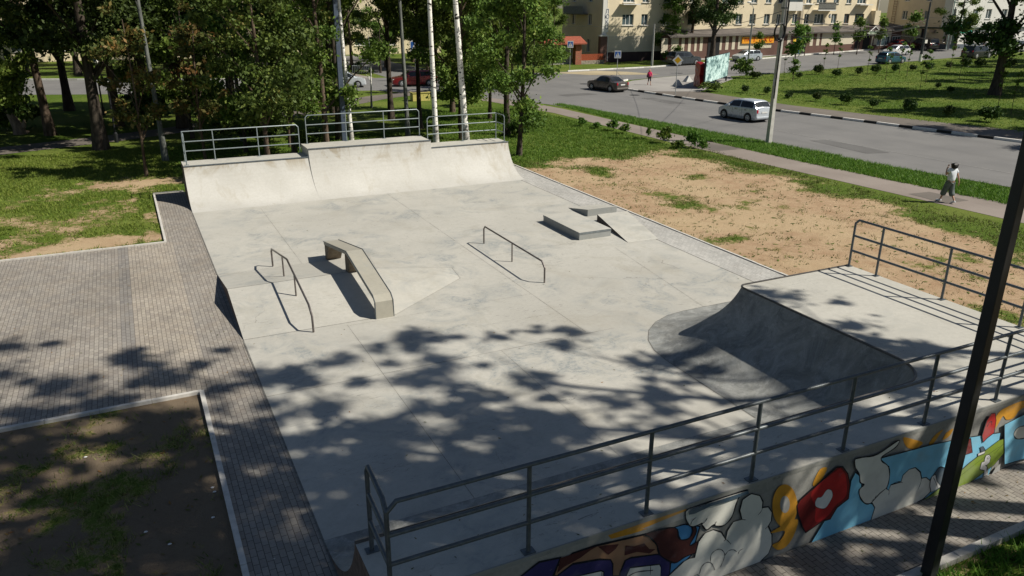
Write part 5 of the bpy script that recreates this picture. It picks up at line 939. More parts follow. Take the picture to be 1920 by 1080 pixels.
# shop extension
YS=91.95; SX0=69.2; sh=empty('shop_building',(90,YS,T(90)),label='low striped brown and cream shop extension along the foot of the yellow house',cat='shop'); of=-sh.location
def sx(px,py=85): return PY(px,py,YS).x
SX1=sx(1688,80)
mb=MB(); 
def gz(x): return T(x)-.05
htop=3.55
def hT(x): return 3.45+ (x-SX0)/(SX1-SX0)*.55
mb.add([(SX0,YS,gz(SX0)),(SX1,YS,gz(SX1)),(SX1,YS,hT(SX1)),(SX0,YS,hT(SX0)),(SX0,YB,gz(SX0)),(SX0,YB,hT(SX0)),(SX1,YB+2,gz(SX1)),(SX1,YB+2,hT(SX1))],[(0,1,2,3),(4,0,3,5),(1,6,7,2)]); mb.build('wall',M_TILE,sh,loc=of)
mb=MB(); ov=.55; mb.add([(SX0-.2,YS-ov,hT(SX0)-.12),(SX1+.3,YS-ov,hT(SX1)-.12),(SX1+.3,YB-.01,hT(SX1)+.62),(SX0-.2,YB-.01,hT(SX0)+.62),(SX0-.2,YS-ov,hT(SX0)-.3),(SX1+.3,YS-ov,hT(SX1)-.3)],[(0,1,2,3),(4,5,1,0)]); mb.mat(1).add([(SX0-.2,YS-ov,hT(SX0)-.3),(SX1+.3,YS-ov,hT(SX1)-.3),(SX1+.3,YS,hT(SX1)-.3),(SX0-.2,YS,hT(SX0)-.3)],[(3,2,1,0)]); mb.build('roof',[M_ROOF,M_DKT],sh,loc=of)
xe0,xe1=X1,sx(1690,60)+4; mb=MB(); mb.add([(X1+.01,YS-.5,hT(SX1)),(SX1+3,YS-.5,hT(SX1)),(SX1+3,YB+5,hT(SX1)+.9),(X1+.01,YB+5,hT(SX1)+.9)],[(0,1,2,3)]); mb.build('side_roof',M_ROOF,sh,loc=of)
pan=[(1240,1252),(1258,1272),(1277.5,1283),(1290,1295),(1302,1306),(1312,1317),(1349,1353),(1360,1365.5),(1372,1377.5),(1383.5,1446),(1475,1481),(1517.5,1523),(1529.5,1535),(1539,1599),(1637,1668)]
for i,(a,b) in enumerate(pan):
    x0=sx(a);x1=sx(b); zt=hT(x0)-.32; zb=T(x0)+ (1.05 if i!=14 else .75)
    mb=MB(); mb.add([(x0,YS-.03,zb),(x1,YS-.03,zb+T(x1)-T(x0)),(x1,YS-.03,hT(x1)-.32),(x0,YS-.03,zt),(x0,YS,zb),(x1,YS,zb),(x1,YS,zt),(x0,YS,zt)],[(0,1,2,3),(0,3,7,4),(1,5,6,2),(3,2,6,7)]); mb.build('cream_panel',M_CRM,sh,loc=of)
x0=sx(1389);x1=sx(1448); z0=PY(1415,81,YS).z;z1=PY(1415,69,YS).z; sg=tag(MB().box(x0,x1,YS-.22,YS-.05,z0,z1).build('shop_sign',M_OR),'orange shop sign with dark red letters on the striped front','shop sign')
for s_,px in(('П',1395),('И',1400.5),('Т',1411),('Э',1424),('К',1432.5),('С',1442)): text(s_,.95 if px>1405 else .55,(sx(px),YS-.235,(z0+z1)/2+.04),(R(90),0,0),M_LRED,sg,bold=.015)
def door(a,b,ya,yb,mat,name='door'): 
    x0=sx(a);x1=sx(b); z1=PY(a,ya,YS).z; return MB().box(x0,x1,YS-.04,YS+.02,T(x0)-.02,z1).build(name,mat,sh,loc=of)
M_DARK=plain('dark_opening',(.012,.012,.014),.7,.2); door(1481,1511,66,100,M_TILE,'entrance_surround'); 
x0=sx(1492);x1=sx(1500); MB().box(x0,x1,YS-.08,YS-.041,T(x0),2.9).build('blue_door',plain('blue_door_paint',(.03,.10,.26),.5,.15),sh,loc=of); x0=sx(1500);x1=sx(1510); MB().box(x0,x1,YS-.08,YS-.041,T(x0),3.0).build('dark_doorway',M_DARK,sh,loc=of)
MB().box(sx(1485.5),sx(1490.5),YS-.1,YS-.041,2.3,2.75).build('yellow_notice',plain('notice_yellow',(.75,.5,.05),.6,.1),sh,loc=of)
x0=sx(1327);x1=sx(1349);MB().box(x0,x1,YS-.06,YS+.01,T(x0),3.1).build('dark_doorway',M_DARK,sh,loc=of)
x0=sx(1602);x1=sx(1611);MB().box(x0,x1,YS-.06,YS+.01,T(x0),3.3).build('dark_doorway',M_DARK,sh,loc=of); x0=sx(1617);x1=sx(1629);MB().box(x0,x1,YS-.06,YS+.01,T(x0),3.3).build('dark_doorway',M_DARK,sh,loc=of); MB().box(sx(1632),sx(1634),YS-.1,YS+.01,T(x0),3.3).build('door_post',M_CRM,sh,loc=of)
gx0,gx1=sx(1616,58),sx(1641,58); gzb=PY(1628,63,YS-1.2).z; mb=MB(); xm=(gx0+gx1)/2; mb.add([(gx0,YS-1.2,gzb),(gx1,YS-1.2,gzb),(xm,YS-1.2,gzb+1.0),(gx0,YB-.3,gzb+.1),(gx1,YB-.3,gzb+.1),(xm,YB-.3,gzb+1.0)],[(0,1,2),(0,2,5,3),(1,4,5,2)]); mb.build('porch_gable',[M_DKT],sh,loc=of)
mb=MB(); mb.tube([(gx0-.1,YS-1.24,gzb),(xm,YS-1.24,gzb+1.05),(gx1+.1,YS-1.24,gzb)],.06,6); mb.build('gable_trim',M_FRAME,sh,True,loc=of); mb=MB().box(gx0+.1,gx1-.1,YS-1.3,YS-1.22,gzb-.1,gzb+.42); mb.mat(1)
for k in range(7): mb.box(gx0+.35+k*.3,gx0+.52+k*.3,YS-1.312,YS-1.301,gzb+.03,gzb+.28)
mb.build('porch_sign',[plain('pale_green_sign',(.5,.55,.45),.6,.1),plain('sign_dark_green',(.12,.2,.12),.6,.1)],sh,loc=of)
for a,b in((1643,1665),(1670.5,1685)):
    x0=sx(a);x1=sx(b); z0=PY(a,86,YS).z;z1=PY(a,68,YS).z; w_=MB().box(x0,x1,YS-.06,YS-.032,z0,z1).build('window',M_FRAME,sh,loc=of); mb=MB()
    for k in range(3): mb.box(x0+.08+(x1-x0-.08)*k/3,x0+(x1-x0-.08)*(k+1)/3,YS-.068,YS-.061,z0+.08,z1-.08)
    mb.build('pane',M_GLASS,w_)
MB().box(SX0,SX1,YS-.25,YS-.002,gz(SX0)-.2,T(SX0)+.12).build('step',M_KERB,sh,loc=of)
# brick gate and fence left of the house
p=G(1090,120); gt=empty('brick_gatehouse',(55.4,92.4,0),label='small brick gate booth with a red tiled roof left of the yellow house',cat='gate booth'); of=-gt.location
q0=PY(1076,117,92.4).x;q1=PY(1087,117,92.4).x; MB().box(q0,q1,92.0,92.8,-.05,2.75).build('brick_pillar',M_BRK,gt,loc=of); MB().box(q0-4.6,q0-.01,92.9,94.6,-.05,2.4).build('booth_wall',plain('booth_grey',(.25,.24,.22),.8,.2),gt,loc=of)
mb=MB(); mb.add([(q0-4.9,91.5,2.7),(q1+.5,91.5,2.7),(q1+.5,93.3,3.5),(q0-4.9,93.3,3.5),(q0-4.9,91.5,2.55),(q1+.5,91.5,2.55),(q1+.5,95.1,2.7),(q0-4.9,95.1,2.7)],[(0,1,2,3),(4,5,1,0),(3,2,6,7),(5,6,2,1),(4,0,3,7)]); mb.build('tiled_roof',plain('red_roof_tile',(.26,.07,.04),.8,.3,5),gt,loc=of)
x0=q1;x1=59.0; fn=empty('picket_fence',((x0+x1)/2,92.4,0),label='short orange-red board fence between the brick pillar and the house',cat='fence'); mb=MB()
k=0; xx=x0+.05
while xx<x1-.1: mb.box(xx,xx+.11,92.35,92.4,.45,1.25); xx+=.145
mb.build('fence_boards',plain('fence_orange_paint',(.33,.075,.03),.7,.2,6),fn,loc=-fn.location); MB().box(x0+.01,x1-.01,92.25,92.5,-.05,.44).build('stone_footing',plain('rubble_stone',(.28,.24,.19),.9,.4,5,bump=.5),fn,loc=-fn.location)
# second house
XC=G(1773,92).x; YC=G(1773,92).y; b2=empty('corner_house',(XC,YC,T(XC)),label='second cream house with a green awning behind the right-hand trees',cat='house'); zt=T(XC)
def y2(px,py=45): return PX(px,py,XC).y
Lb=y2(1659,50)-YC
ops=[]
for a,b,y0,y1 in((1691.8,1701.3,36,20),(1733.4,1743,36,20),(1691.8,1701.3,2,-14),(1733.4,1743,2,-14)):
    yy=[y2(a,28),y2(b,28)]; z0=PX(a,y0,XC).z; z1=PX(a,y1,XC).z; ops.append((Lb-(max(yy)-YC),Lb-(min(yy)-YC),z0,z1))
yy=[y2(1726,65),y2(1733,65)]; ops.append((Lb-(max(yy)-YC),Lb-(min(yy)-YC),PX(1730,77,XC).z,PX(1730,54,XC).z,M_BRF))
facade(b2,(XC,YC+Lb,0),(0,-1),0,Lb,-.5,14,ops,M_SALM)
op2=[]
for a,b,y0,y1,fm in((1781,1789,35,17,M_BRF),(1800,1808,35,17,None),(1820,1830,35,17,None),(1845,1855,35,17,None),(1874,1884,35,17,None),(1774.5,1781,79,56,M_BRF),(1816.5,1823,78,58,M_BRF),(1850,1858,78,58,M_BRF),(1880,1888,78,58,M_BRF),(1781,1789,2,-15,None),(1800,1808,2,-15,None),(1820,1830,2,-15,None),(1845,1855,2,-15,None)):
    op2.append((PY(a,45,YC).x-XC,PY(b,45,YC).x-XC,PY(a,y0,YC).z,PY(a,y1,YC).z,fm))
facade(b2,(XC,YC,0),(1,0),0,45,-.5,14,op2,M_WHT)
of=-b2.location
mb=MB(); mb.add([(XC-.4,YC-.4,14),(XC+45,YC-.4,14),(XC+45,YC+Lb+.4,14),(XC-.4,YC+Lb+.4,14),(XC+4,YC+Lb/2,16.4),(XC+41,YC+Lb/2,16.4)],[(0,1,5,4),(1,2,5),(2,3,4,5),(3,0,4),(3,2,1,0)]); mb.build('roof',M_ROOF,b2,loc=of)
mb=MB(); mb.add([(XC+45,YC,-.5),(XC+45,YC+Lb,-.5),(XC+45,YC+Lb,14),(XC+45,YC,14),(XC,YC+Lb,-.5),(XC,YC+Lb,14)],[(0,1,2,3),(1,4,5,2)]); mb.build('rear_wall',M_WHT,b2,loc=of)
zc=PX(1773,53,XC).z; MB().box(XC-.3,XC-.004,YC-.3,YC+Lb,zc-.1,zc+.12).build('string_course',plain('green_black_cornice',(.03,.05,.04),.6,.2),b2,loc=of); MB().box(XC-.29,XC+44,YC-.3,YC-.004,zc-.1,zc+.12).build('string_course',plain('green_black_cornice',(.03,.05,.04)),b2,loc=of)
MB().box(XC-.06,XC-.003,YC,YC+Lb,-.5,zt+.75).build('plinth',plain('plinth_grey_blue',(.10,.12,.14),.8,.2),b2,loc=of); MB().box(XC-.06,XC+44,YC-.06,YC-.003,-.5,zt+.7).build('plinth',plain('plinth_grey_blue',(.1,.12,.14)),b2,loc=of)
MB().box(XC-.12,XC-.003,YC,YC+1.5,zc+.13,13.9).build('corner_quoin',M_WHT,b2,loc=of); MB().tube([(XC-.2,YC-.2,zt),(XC-.2,YC-.2,14)],.09,6).build('downpipe',plain('pipe_pale_green',(.5,.62,.6),.5),b2,True,loc=of)
MB().box(XC-.5,XC-.01,y2(1754,58),y2(1746,58),PX(1750,61,XC).z,PX(1750,55.5,XC).z).build('air_conditioner',plain('ac_beige',(.33,.27,.22),.7,.2),b2,loc=of)
mb=MB(); ya=y2(1682,20);yb_=y2(1676,20)
for yy in(ya,yb_): mb.tube([(XC-.25,yy,zc+.2),(XC-.25,yy,13)],.035,5)
for k in range(22): mb.tube([(XC-.25,ya,zc+.4+k*.4),(XC-.25,yb_,zc+.4+k*.4)],.025,4)
mb.build('fire_ladder',plain('ladder_rust',(.16,.08,.06),.8,.2),b2,loc=of)
xa,xb=PY(1797,50,YC-1).x,PY(1820,50,YC-1).x; za,zb=PY(1808,59,YC-1.3).z,PY(1808,48.5,YC-.1).z; M_AWN=plain('awning_green',(.02,.42,.27),.6,.1)
mb=MB(); mb.add([(xa,YC-.05,zb),(xb,YC-.05,zb),(xb+.2,YC-1.4,za),(xa+.2,YC-1.4,za),(xb+.2,YC-1.4,za-.28),(xa+.2,YC-1.4,za-.28)],[(3,2,1,0),(3,5,4,2)]); aw=mb.build('awning',M_AWN,loc=(0,0,0)); tag(aw,'bright green awning over the door of the second house','awning'); s_=aw.modifiers.new('t','SOLIDIFY'); s_.thickness=.03
MB().box(xa+.4,xa+1.5,YC-.08,YC-.004,zt,zt+2.5).build('door',plain('door_dark_green',(.02,.06,.05),.5,.1),b2,loc=of)
# cream house glimpsed through the grove
b3=empty('cream_house',(0,128,0),label='cream house glimpsed through the trees across the cross street on the left',cat='house'); facade(b3,(-45,122,0),(1,0),0,92,0,9,[(3+k*5.,4.6+k*5.,zz,zz+1.5) for k in range(18) for zz in(1.3,4.6)],M_YEL); mb=MB(); mb.add([(-45,122,0),(-45,134,0),(-45,134,9),(-45,122,9),(47,122,0),(47,134,0),(47,134,9),(47,122,9)],[(0,3,2,1),(4,5,6,7),(1,2,6,5)]); mb.build('rear_wall',M_YEL,b3,loc=-b3.location); mb=MB(); mb.add([(-45.5,121.5,9),(47.5,121.5,9),(47.5,134.5,9),(-45.5,134.5,9),(-42,128,12),(44,128,12)],[(0,1,5,4),(1,2,5),(2,3,4,5),(3,0,4),(3,2,1,0)]); mb.build('roof',M_ROOF,b3,loc=-b3.location)
# low wall, blocks, yellow box
def blk(name,px,py,L,w,h,mat,label,cat,rz=0):
    p=G(px,py); o=MB().box(-L/2,L/2,-w/2,w/2,-.05,h).build(name,mat,loc=p,bevel=.03); o.rotation_euler[2]=rz; return tag(o,label,cat)
blk('concrete_block',600,180,.7,.5,.75,M_POLE,'weathered concrete block by the footpath left of the lamp post','block')
yb=empty('yellow_planter',G(788,188),label='yellow box planter on the lawn behind the middle bay',cat='planter'); mb=MB().box(-.75,.75,-.35,.35,-.02,.62); mb.box(-.8,.8,-.4,.4,.62,.68); mb.build('planter_box',plain('yellow_paint',(.50,.44,.14),.6,.12),yb); MB().box(-.7,.7,-.3,.3,.685,.69).build('soil_fill',plain('planter_soil',(.05,.04,.03)),yb)
cb=empty('fence_panel',G(678,140),label='low grey crowd barrier by the side path across the street',cat='barrier'); mb=MB(); mb.tube([(-1,0,0),(-1,0,1),(1,0,1),(1,0,0)],.03,6)
for k in range(9): mb.tube([(-.8+k*.2,0,.15),(-.8+k*.2,0,.97)],.015,5)
mb.build('barrier_bars',M_RAILL,cb)
# hoarding with a faded monochrome picture
A0=G(1319,167);B0=G(1362,151); ax=(B0-A0); L=ax.length; hb=empty('photo_hoarding',A0,math.atan2(ax.y,ax.x),label='large hoarding showing a faded black and white crowd-like picture',cat='hoarding')
def picmat():
    t=NT('faded_print',.6,.2); v=t.co((1.1,1,1.3),False); n=t.noise(1.6,6,v,.72,1.2); m_=t.noise(.5,3,v); f=t.math('ADD',n,t.math('MULTIPLY',t.math('SUBTRACT',m_,.5),.5)); t.col(t.ramp(f,[(.38,(.07,.13,.14)),(.47,(.2,.33,.34)),(.53,(.50,.68,.68)),(.7,(.66,.80,.80))])); return t.m
MB().box(.1,L,-.06,-.02,.5,2.85).build('printed_panel',picmat(),hb); MB().box(.05,L+.05,-.019,.02,.45,2.9).build('back_board',M_SK,hb)
for x_,h_ in((0.02,3.0),(L*.5,.6),(L-.1,2.7)): MB().box(x_,x_+.14,-.02,.12,-.05,h_).build('post',M_SK,hb)
# red letter and white trestles
M_RL=plain('letter_glossy_red',(.26,.012,.012),.35,.12,3); rl_=empty('red_letter_sculpture',G(1311,163),R(70),label='tall red letter sculpture with pale round lights left of the hoarding',cat='sculpture')
mb=MB(); rl_.scale=(.9,.9,.80)
out=[(-.95,0),(-1.1,.5),(-.95,1.1),(-.7,1.45),(-.85,1.9),(-.9,2.4),(-.7,2.75),(.7,2.95),(.9,2.5),(.85,1.9),(.7,1.5),(1.0,1.0),(1.05,.4),(.9,0)]
n=len(out); mb.add([(x,-.35,z) for x,z in out]+[(x,.35,z) for x,z in out],[tuple(range(n)),tuple(range(n,2*n))[::-1]]+[(i,n+i,n+(i+1)%n,(i+1)%n) for i in range(n)]); mb.build('letter_body',M_RL,rl_,bevel=.06)
mb=MB()
for x_,z_,r_ in((-.25,.55,.26),(.45,.55,.22),(-.05,1.15,.16),(.0,2.0,.2),(.45,2.2,.2)): mb.ball((x_,-.36,z_),r_,10,6,(.8,.25,1.2)); mb.ball((x_,.36,z_),r_,10,6,(.8,.25,1.2))
mb.build('lights',plain('lamp_pinkish',(.45,.25,.22),.4,.2),rl_,True)
for i,(px,py,s_) in enumerate(((1271,161,1.),(1290,153,1.))):
    mb=MB(); mb.add([(-.45,-.3,0),(.45,-.3,0),(0,-.1,.6),(-.4,.4,0),(.4,.4,0),(0,.2,.6)],[(0,1,2),(3,5,4),(0,2,5,3),(1,4,5,2)]); tag(mb.build('concrete_wedge',plain('wedge_white',(.5,.5,.48),.7,.1),loc=G(px,py)),['pale wedge-shaped block on the plaza, the nearer to the priority sign','white-topped wedge block on the plaza, the nearer to the red letter'][i],'wedge block')
# ---------------------------------------------------------------- cars
def carbody(st):
    """st: list of (x, zbottom, zbelt, zroof, half width, roof half width) rear to front"""
    V=[];m_=11
    for x,zb,zl,zr,w,rw in st:
        dz=zl-zb
        half=[(0,zr),(rw*.6,zr-.012),(rw*.93,zr-.04),(rw,zr-.07 if zr-zl>.2 else zr-.03),((w*.97+rw*.03),zl+.015),(w,zl-.05),(w*1.0,zb+dz*.62),(w*1.005,zb+dz*.35),(w*.985,zb+.06),(w*.93,zb),(0,zb)]
        V.append(half)
    vs=[];idx={}
    for i,h in enumerate(V):
        x=st[i][0]
        for j,(y,z) in enumerate(h): idx[i,j,1]=len(vs); vs.append((x,y,z)); idx[i,j,-1]=len(vs); vs.append((x,-y,z))
    fs=[]
    for i in range(len(V)-1):
        for j in range(m_-1):
            fs.append((idx[i,j,1],idx[i+1,j,1],idx[i+1,j+1,1],idx[i,j+1,1])); fs.append((idx[i,j+1,-1],idx[i+1,j+1,-1],idx[i+1,j,-1],idx[i,j,-1]))
    for i,s_ in((0,1),(len(V)-1,-1)):
        for j in range(m_-1):
            q_=(idx[i,j,1],idx[i,j+1,1],idx[i,j+1,-1],idx[i,j,-1]); fs.append(q_ if s_==1 else q_[::-1])
    return vs,fs,V
def car(name,pos,rz,typ,col,label,dark=None,plate=True,L=None,cat='car'):
    H_={'hatch':1.49,'sedan':1.40,'suv':1.78,'van':1.9,'mini':1.74}[typ]; Ln=L or {'hatch':4.0,'sedan':4.25,'suv':4.6,'van':4.7,'mini':4.7}[typ]; w={'hatch':.83,'sedan':.82,'suv':.92,'van':.92,'mini':.92}[typ]; h=Ln/2; gc=.22 if typ in('suv','van') else .17; zl=H_*.63 if typ!='suv' else 1.12
    if typ=='mini' or typ=='van': zl=H_*.56
    if typ=='sedan': st=[(-h,gc+.15,.62,.86,w*.86,w*.78),(-h+.08,gc+.04,.84,.93,w*.93,w*.83),(-h+.65,gc,.88,.95,w,w*.84),(-h+1.25,gc,.88,1.34,w,w*.70),(-h+1.6,gc,.88,H_,w,w*.70),(.0,gc,.88,H_,w,w*.71),(.38,gc,.88,H_-.04,w,w*.70),(1.05,gc,.86,.93,w,w*.84),(h-.4,gc,.80,.84,w*.97,w*.8),(h-.06,gc+.05,.66,.70,w*.88,w*.72),(h,gc+.12,.55,.6,w*.82,w*.66)]; cab=(3,6); wind=(6,7); rear=(2,3)
    elif typ=='hatch': st=[(-h,gc+.15,.62,.80,w*.88,w*.80),(-h+.05,gc+.05,.93,.99,w*.94,w*.84),(-h+.14,gc+.02,.97,1.02,w*.96,w*.82),(-h+.42,gc,.96,H_-.06,w,w*.74),(-h+.75,gc,.95,H_,w,w*.75),(-.1,gc,.93,H_,w,w*.76),(.45,gc,.92,H_-.06,w,w*.74),(1.2,gc,.90,.97,w,w*.86),(h-.35,gc,.80,.84,w*.97,w*.8),(h-.05,gc+.05,.66,.69,w*.88,w*.7),(h,gc+.12,.55,.58,w*.8,w*.64)]; cab=(3,6); wind=(6,7); rear=(2,3)
    elif typ=='suv': st=[(-h,gc+.2,.75,.95,w*.93,w*.85),(-h+.05,gc+.1,zl,zl+.05,w*.96,w*.88),(-h+.1,gc+.08,zl,zl+.08,w*.98,w*.86),(-h+.3,gc,zl,H_-.05,w,w*.8),(-h+.6,gc,zl,H_,w,w*.8),(0,gc,zl,H_,w,w*.8),(.4,gc,zl,H_-.05,w,w*.79),(.95,gc,zl,zl+.06,w,w*.88),(h-.4,gc,zl-.08,zl-.02,w*.98,w*.85),(h-.05,gc+.08,.9,.94,w*.92,w*.8),(h,gc+.15,.7,.75,w*.9,w*.75)]; cab=(3,6); wind=(6,7); rear=(2,3)
    else: st=[(-h,gc+.2,.8,1.0,w*.93,w*.85),(-h+.05,gc+.1,zl,zl+.05,w*.96,w*.9),(-h+.1,gc+.08,zl,zl+.1,w*.98,w*.88),(-h+.25,gc,zl,H_-.06,w,w*.82),(-h+.55,gc,zl,H_,w,w*.82),(0.3,gc,zl,H_,w,w*.82),(.8,gc,zl,H_-.08,w,w*.8),(1.55,gc,zl-.02,zl+.06,w,w*.88),(h-.3,gc,zl-.14,zl-.1,w*.97,w*.82),(h-.05,gc+.08,.72,.76,w*.9,w*.75),(h,gc+.15,.6,.64,w*.85,w*.7)]; cab=(3,6); wind=(6,7); rear=(2,3)
    e=empty(name,(pos[0],pos[1],T(pos[0])-.026),rz,label=label,cat=cat)
    t=NT('car_paint_'+label[:18],.28,.5); t.b.inputs['Base Color'].default_value=(*col,1); t.b.inputs['Coat Weight'].default_value=.6; t.b.inputs['Metallic'].default_value=.25; t.b.inputs['Coat Roughness'].default_value=.1; n_=t.noise(3,3,t.co(world=False)); t.l.new(t.math('ADD',t.math('MULTIPLY',n_,.15),.2),t.b.inputs['Roughness']); paint_=t.m
    vs,fs,V=carbody(st); mb=MB(); mb.add(vs,fs); b=mb.build('body',[paint_,plain('black_trim',(.02,.02,.022),.6,.1)],e,smooth=35)
    # glazing patches slightly proud
    def P(i,j,s_,off_=.006):
        x=st[i][0]; y,z=V[i][j]; return Vector((x,s_*(y+off_),z+off_))
    for s_ in(1,-1):
        i0,i1=cab; segs=[]
        def lerp(i,t): a=min(int(i),len(V)-2); f_=i-a; A_=[Vector(V[a][j]).lerp(Vector(V[a+1][j]),f_) for j in range(11)]; x=st[a][0]*(1-f_)+st[a+1][0]*f_; return x,A_
        us=[rear[0]+.45,i0+.0,i0+1,(i0+i1)/2+.5,i1,wind[0]+.72] if typ!='sedan' else [rear[0]+.5,i0,i0+1,(i0+i1)/2+.5,i1,wind[0]+.78]
        mid=[]
        for u_ in us: mid.append(lerp(u_,0))
        mb=MB()
        # two windows split by a pillar
        xs=[m_[0] for m_ in mid]; total0=xs[0]+.12; total1=xs[-1]-.10; split=(total0+total1)/2-.02
        def prof(x):
            for a in range(len(st)-1):
                if st[a][0]<=x<=st[a+1][0]:
                    f_=(x-st[a][0])/(st[a+1][0]-st[a][0]); lo=Vector(V[a][4]).lerp(Vector(V[a+1][4]),f_); hi=Vector(V[a][3]).lerp(Vector(V[a+1][3]),f_); return lo,hi
        for (xa_,xb_) in((total0,split-.035),(split+.035,total1)):
            N=8; row=[]
            for k in range(N+1):
                x=xa_+(xb_-xa_)*k/N; lo,hi=prof(x); a_=lo.lerp(hi,.06); c_=lo.lerp(hi,.90)
                if (c_-a_).length<.03: c_=a_+Vector((0,.03))
                row.append((x,a_,c_))
            vv=[]; 
            for x,a_,c_ in row: vv+= [(x,s_*(a_.x+.008),a_.y+.004),(x,s_*(c_.x+.008),c_.y+.004)]
            ff=[(2*k,2*k+2,2*k+3,2*k+1) if s_<0 else (2*k+1,2*k+3,2*k+2,2*k) for k in range(N)]; mb.add(vv,ff)
        mb.build('side_glass',M_CARG,e,True)
    for nm,(i0,i1) in(('windscreen',wind),('rear_window',rear)):
        mb=MB(); 
        for j in range(3):
            for s_ in(1,-1):
                a=[P(i0,j,s_),P(i0,j+1,s_),P(i1,j+1,s_),P(i1,j,s_)]
                def sh(v,t): return v
                lo,hi=.1,.9
                q_=[a[0].lerp(a[3],lo),a[1].lerp(a[2],lo),a[1].lerp(a[2],hi),a[0].lerp(a[3],hi)]
                if j==2: 
                    q_[1]=q_[0].lerp(q_[1],.6); q_[2]=q_[3].lerp(q_[2],.6)
                q_=[v+Vector((.008 if nm=='windscreen' else -.008,0,.006)) for v in q_]
                n_=(q_[1]-q_[0]).cross(q_[2]-q_[0]); mb.add(q_,[(0,1,2,3) if n_.z>0 else (3,2,1,0)])
        mb.build(nm,M_CARG,e)
    wr=.30 if typ in('hatch','sedan') else .36; M_TY=plain('tyre_rubber',(.02,.02,.02),.8,.15); M_RIM=plain('alloy_rim',(.42,.43,.44),.35,.2,12,.5,.4)
    wbx=Ln*.305
    for sx_ in(-1,1):
        for sy in(-1,1):
            cx=sx_*wbx+(.03 if sx_>0 else -.02)*0; arch=MB(); N=16
            arch.add([(cx,sy*(w*1.012),wr)]+[(cx+(wr+.065)*math.cos(a),sy*(w*1.012),max(gc-.02,wr+(wr+.065)*math.sin(a))) for a in [2*math.pi*k/N for k in range(N)]],[(0,1+k,1+(k+1)%N) if sy<0 else (0,1+(k+1)%N,1+k) for k in range(N)]); arch.build('wheel_arch',plain('black_trim',(.02,.02,.022)),e)
            wo=MB(); y0=sy*(w+.02); y1=sy*(w-.18); wo.tube([(cx,y1,wr),(cx,y0-sy*.02,wr),(cx,y0,wr)],[wr,wr,wr*.94],18); tw=wo.build('wheel',M_TY,e,True)
            ri=MB(); ri.mat(0); ri.tube([(cx,y0+sy*.001,wr),(cx,y0+sy*.008,wr)],[wr*.66,wr*.62],14)
            ri.mat(1)
            for k in range(5): a=2*math.pi*(k+.5)/5; ri.ball((cx+wr*.4*math.cos(a),y0+sy*.009,wr+wr*.4*math.sin(a)),wr*.12,6,4,(1,.1,1))
            ri.build('rim',[M_RIM,M_TY],tw,True)
    M_TL=plain('tail_light_red',(.40,.015,.03),.25,.2); M_HL=plain('head_light_clear',(.6,.62,.62),.15,.1); M_PL=plain('number_plate_white',(.62,.62,.6),.5,.1)
    tl=.93 if typ in('suv','van','mini') else .80
    if typ in('van','mini'): tl=1.0
    for s_ in(-1,1):
        MB().box(-h-.012,-h+.2,s_*w*.86-.13 if s_>0 else s_*w*.86-.02,s_*w*.86+.02 if s_>0 else s_*w*.86+.13,tl-.15,tl+.09).build('tail_light',M_TL,e,bevel=.03); MB().box(h-.32,h-.02,s_*w*.66-.14,s_*w*.66+.14,.60 if typ in('hatch','sedan') else .72,.71 if typ in('hatch','sedan') else .88).build('head_light',M_HL,e,bevel=.03)
        m2=MB(); m2.box(.62,.76,s_*(w+.02)-.02,s_*(w+.12)+.02 if s_>0 else s_*(w+.02),zl,zl+.14) if s_>0 else m2.box(.62,.76,-(w+.14),-(w),zl,zl+.14); m2.build('mirror',paint_,e,bevel=.03)
        hd=MB(); hd.box(-.02,.14,s_*(w+.004)-.01,s_*(w+.012)+.01,zl-.14,zl-.11); hd.box(-.95,-.8,s_*(w+.004)-.01,s_*(w+.012)+.01,zl-.14,zl-.11); hd.build('door_handle',plain('black_trim',(.02,.02,.022)),e)
        for xx in(-.55 if typ!='sedan' else -.62,.35): MB().box(xx,xx+.008,s_*(w*1.004)-.003,s_*(w*1.004)+.003,gc+.1,zl-.06).build('door_gap',plain('black_trim',(.02,.02,.022)),e)
    if plate:
        MB().box(-h-.02,-h+.04,-.26,.26,tl-.16,tl-.05).build('number_plate',M_PL,e); MB().box(h-.0,h+.02,-.26,.26,.42,.53).build('number_plate',M_PL,e)
    MB().box(-h-.03,-h+.25,-w*.86,w*.86,gc+.1,gc+.27).build('rear_bumper',paint_ if typ!='sedan' else plain('bumper_grey',(.12,.11,.10),.5),e,bevel=.05); MB().box(h-.2,h+.03,-w*.8,w*.8,gc+.06,gc+.25).build('front_bumper',paint_ if typ!='sedan' else plain('bumper_grey',(.12,.11,.10),.5),e,bevel=.05)
    MB().box(-h+.3,h-.3,-w*.9,w*.9,gc-.05,gc+.02).build('underbody',plain('black_trim',(.02,.02,.022)),e)
    return e
def head(p,q_): d=q_-p; return math.atan2(d.y,d.x)
car('hatchback_car',(39.62,43.25),R(93.5),'hatch',(.52,.56,.60),'silver hatchback driving away along the main road past the concrete pole',L=3.75)
car('sedan_car',(41.0,63.4),R(99),'sedan',(.075,.065,.058),'dark grey-brown sedan with red tail lights at the junction')
p=G(1283,126); car('off_road_car',(66.5,84.9),R(4),'suv',(.045,.055,.065),'dark off-roader parked behind the yellow diamond sign'); 
car('estate_car',(78.0,85.8),R(182),'hatch',(.42,.48,.52),'silver older hatchback parked below the orange shop sign',L=4.2)
p=G(1686,104); car('hatchback_car',(p.x,p.y+.6),R(184),'hatch',(.62,.62,.62),'white hatchback facing left by the shop steps',L=4.4)
p=G(1676,119.5); car('hatchback_car',(p.x+.3,p.y+.8),R(3),'hatch',(.03,.10,.15),'teal-blue hatchback driving right on the cross street',L=4.2)
p=G(1830,110); car('minivan_car',(p.x+1.2,p.y+.8),R(3),'mini',(.02,.022,.03),'black minivan driving right beside the big tree trunk')
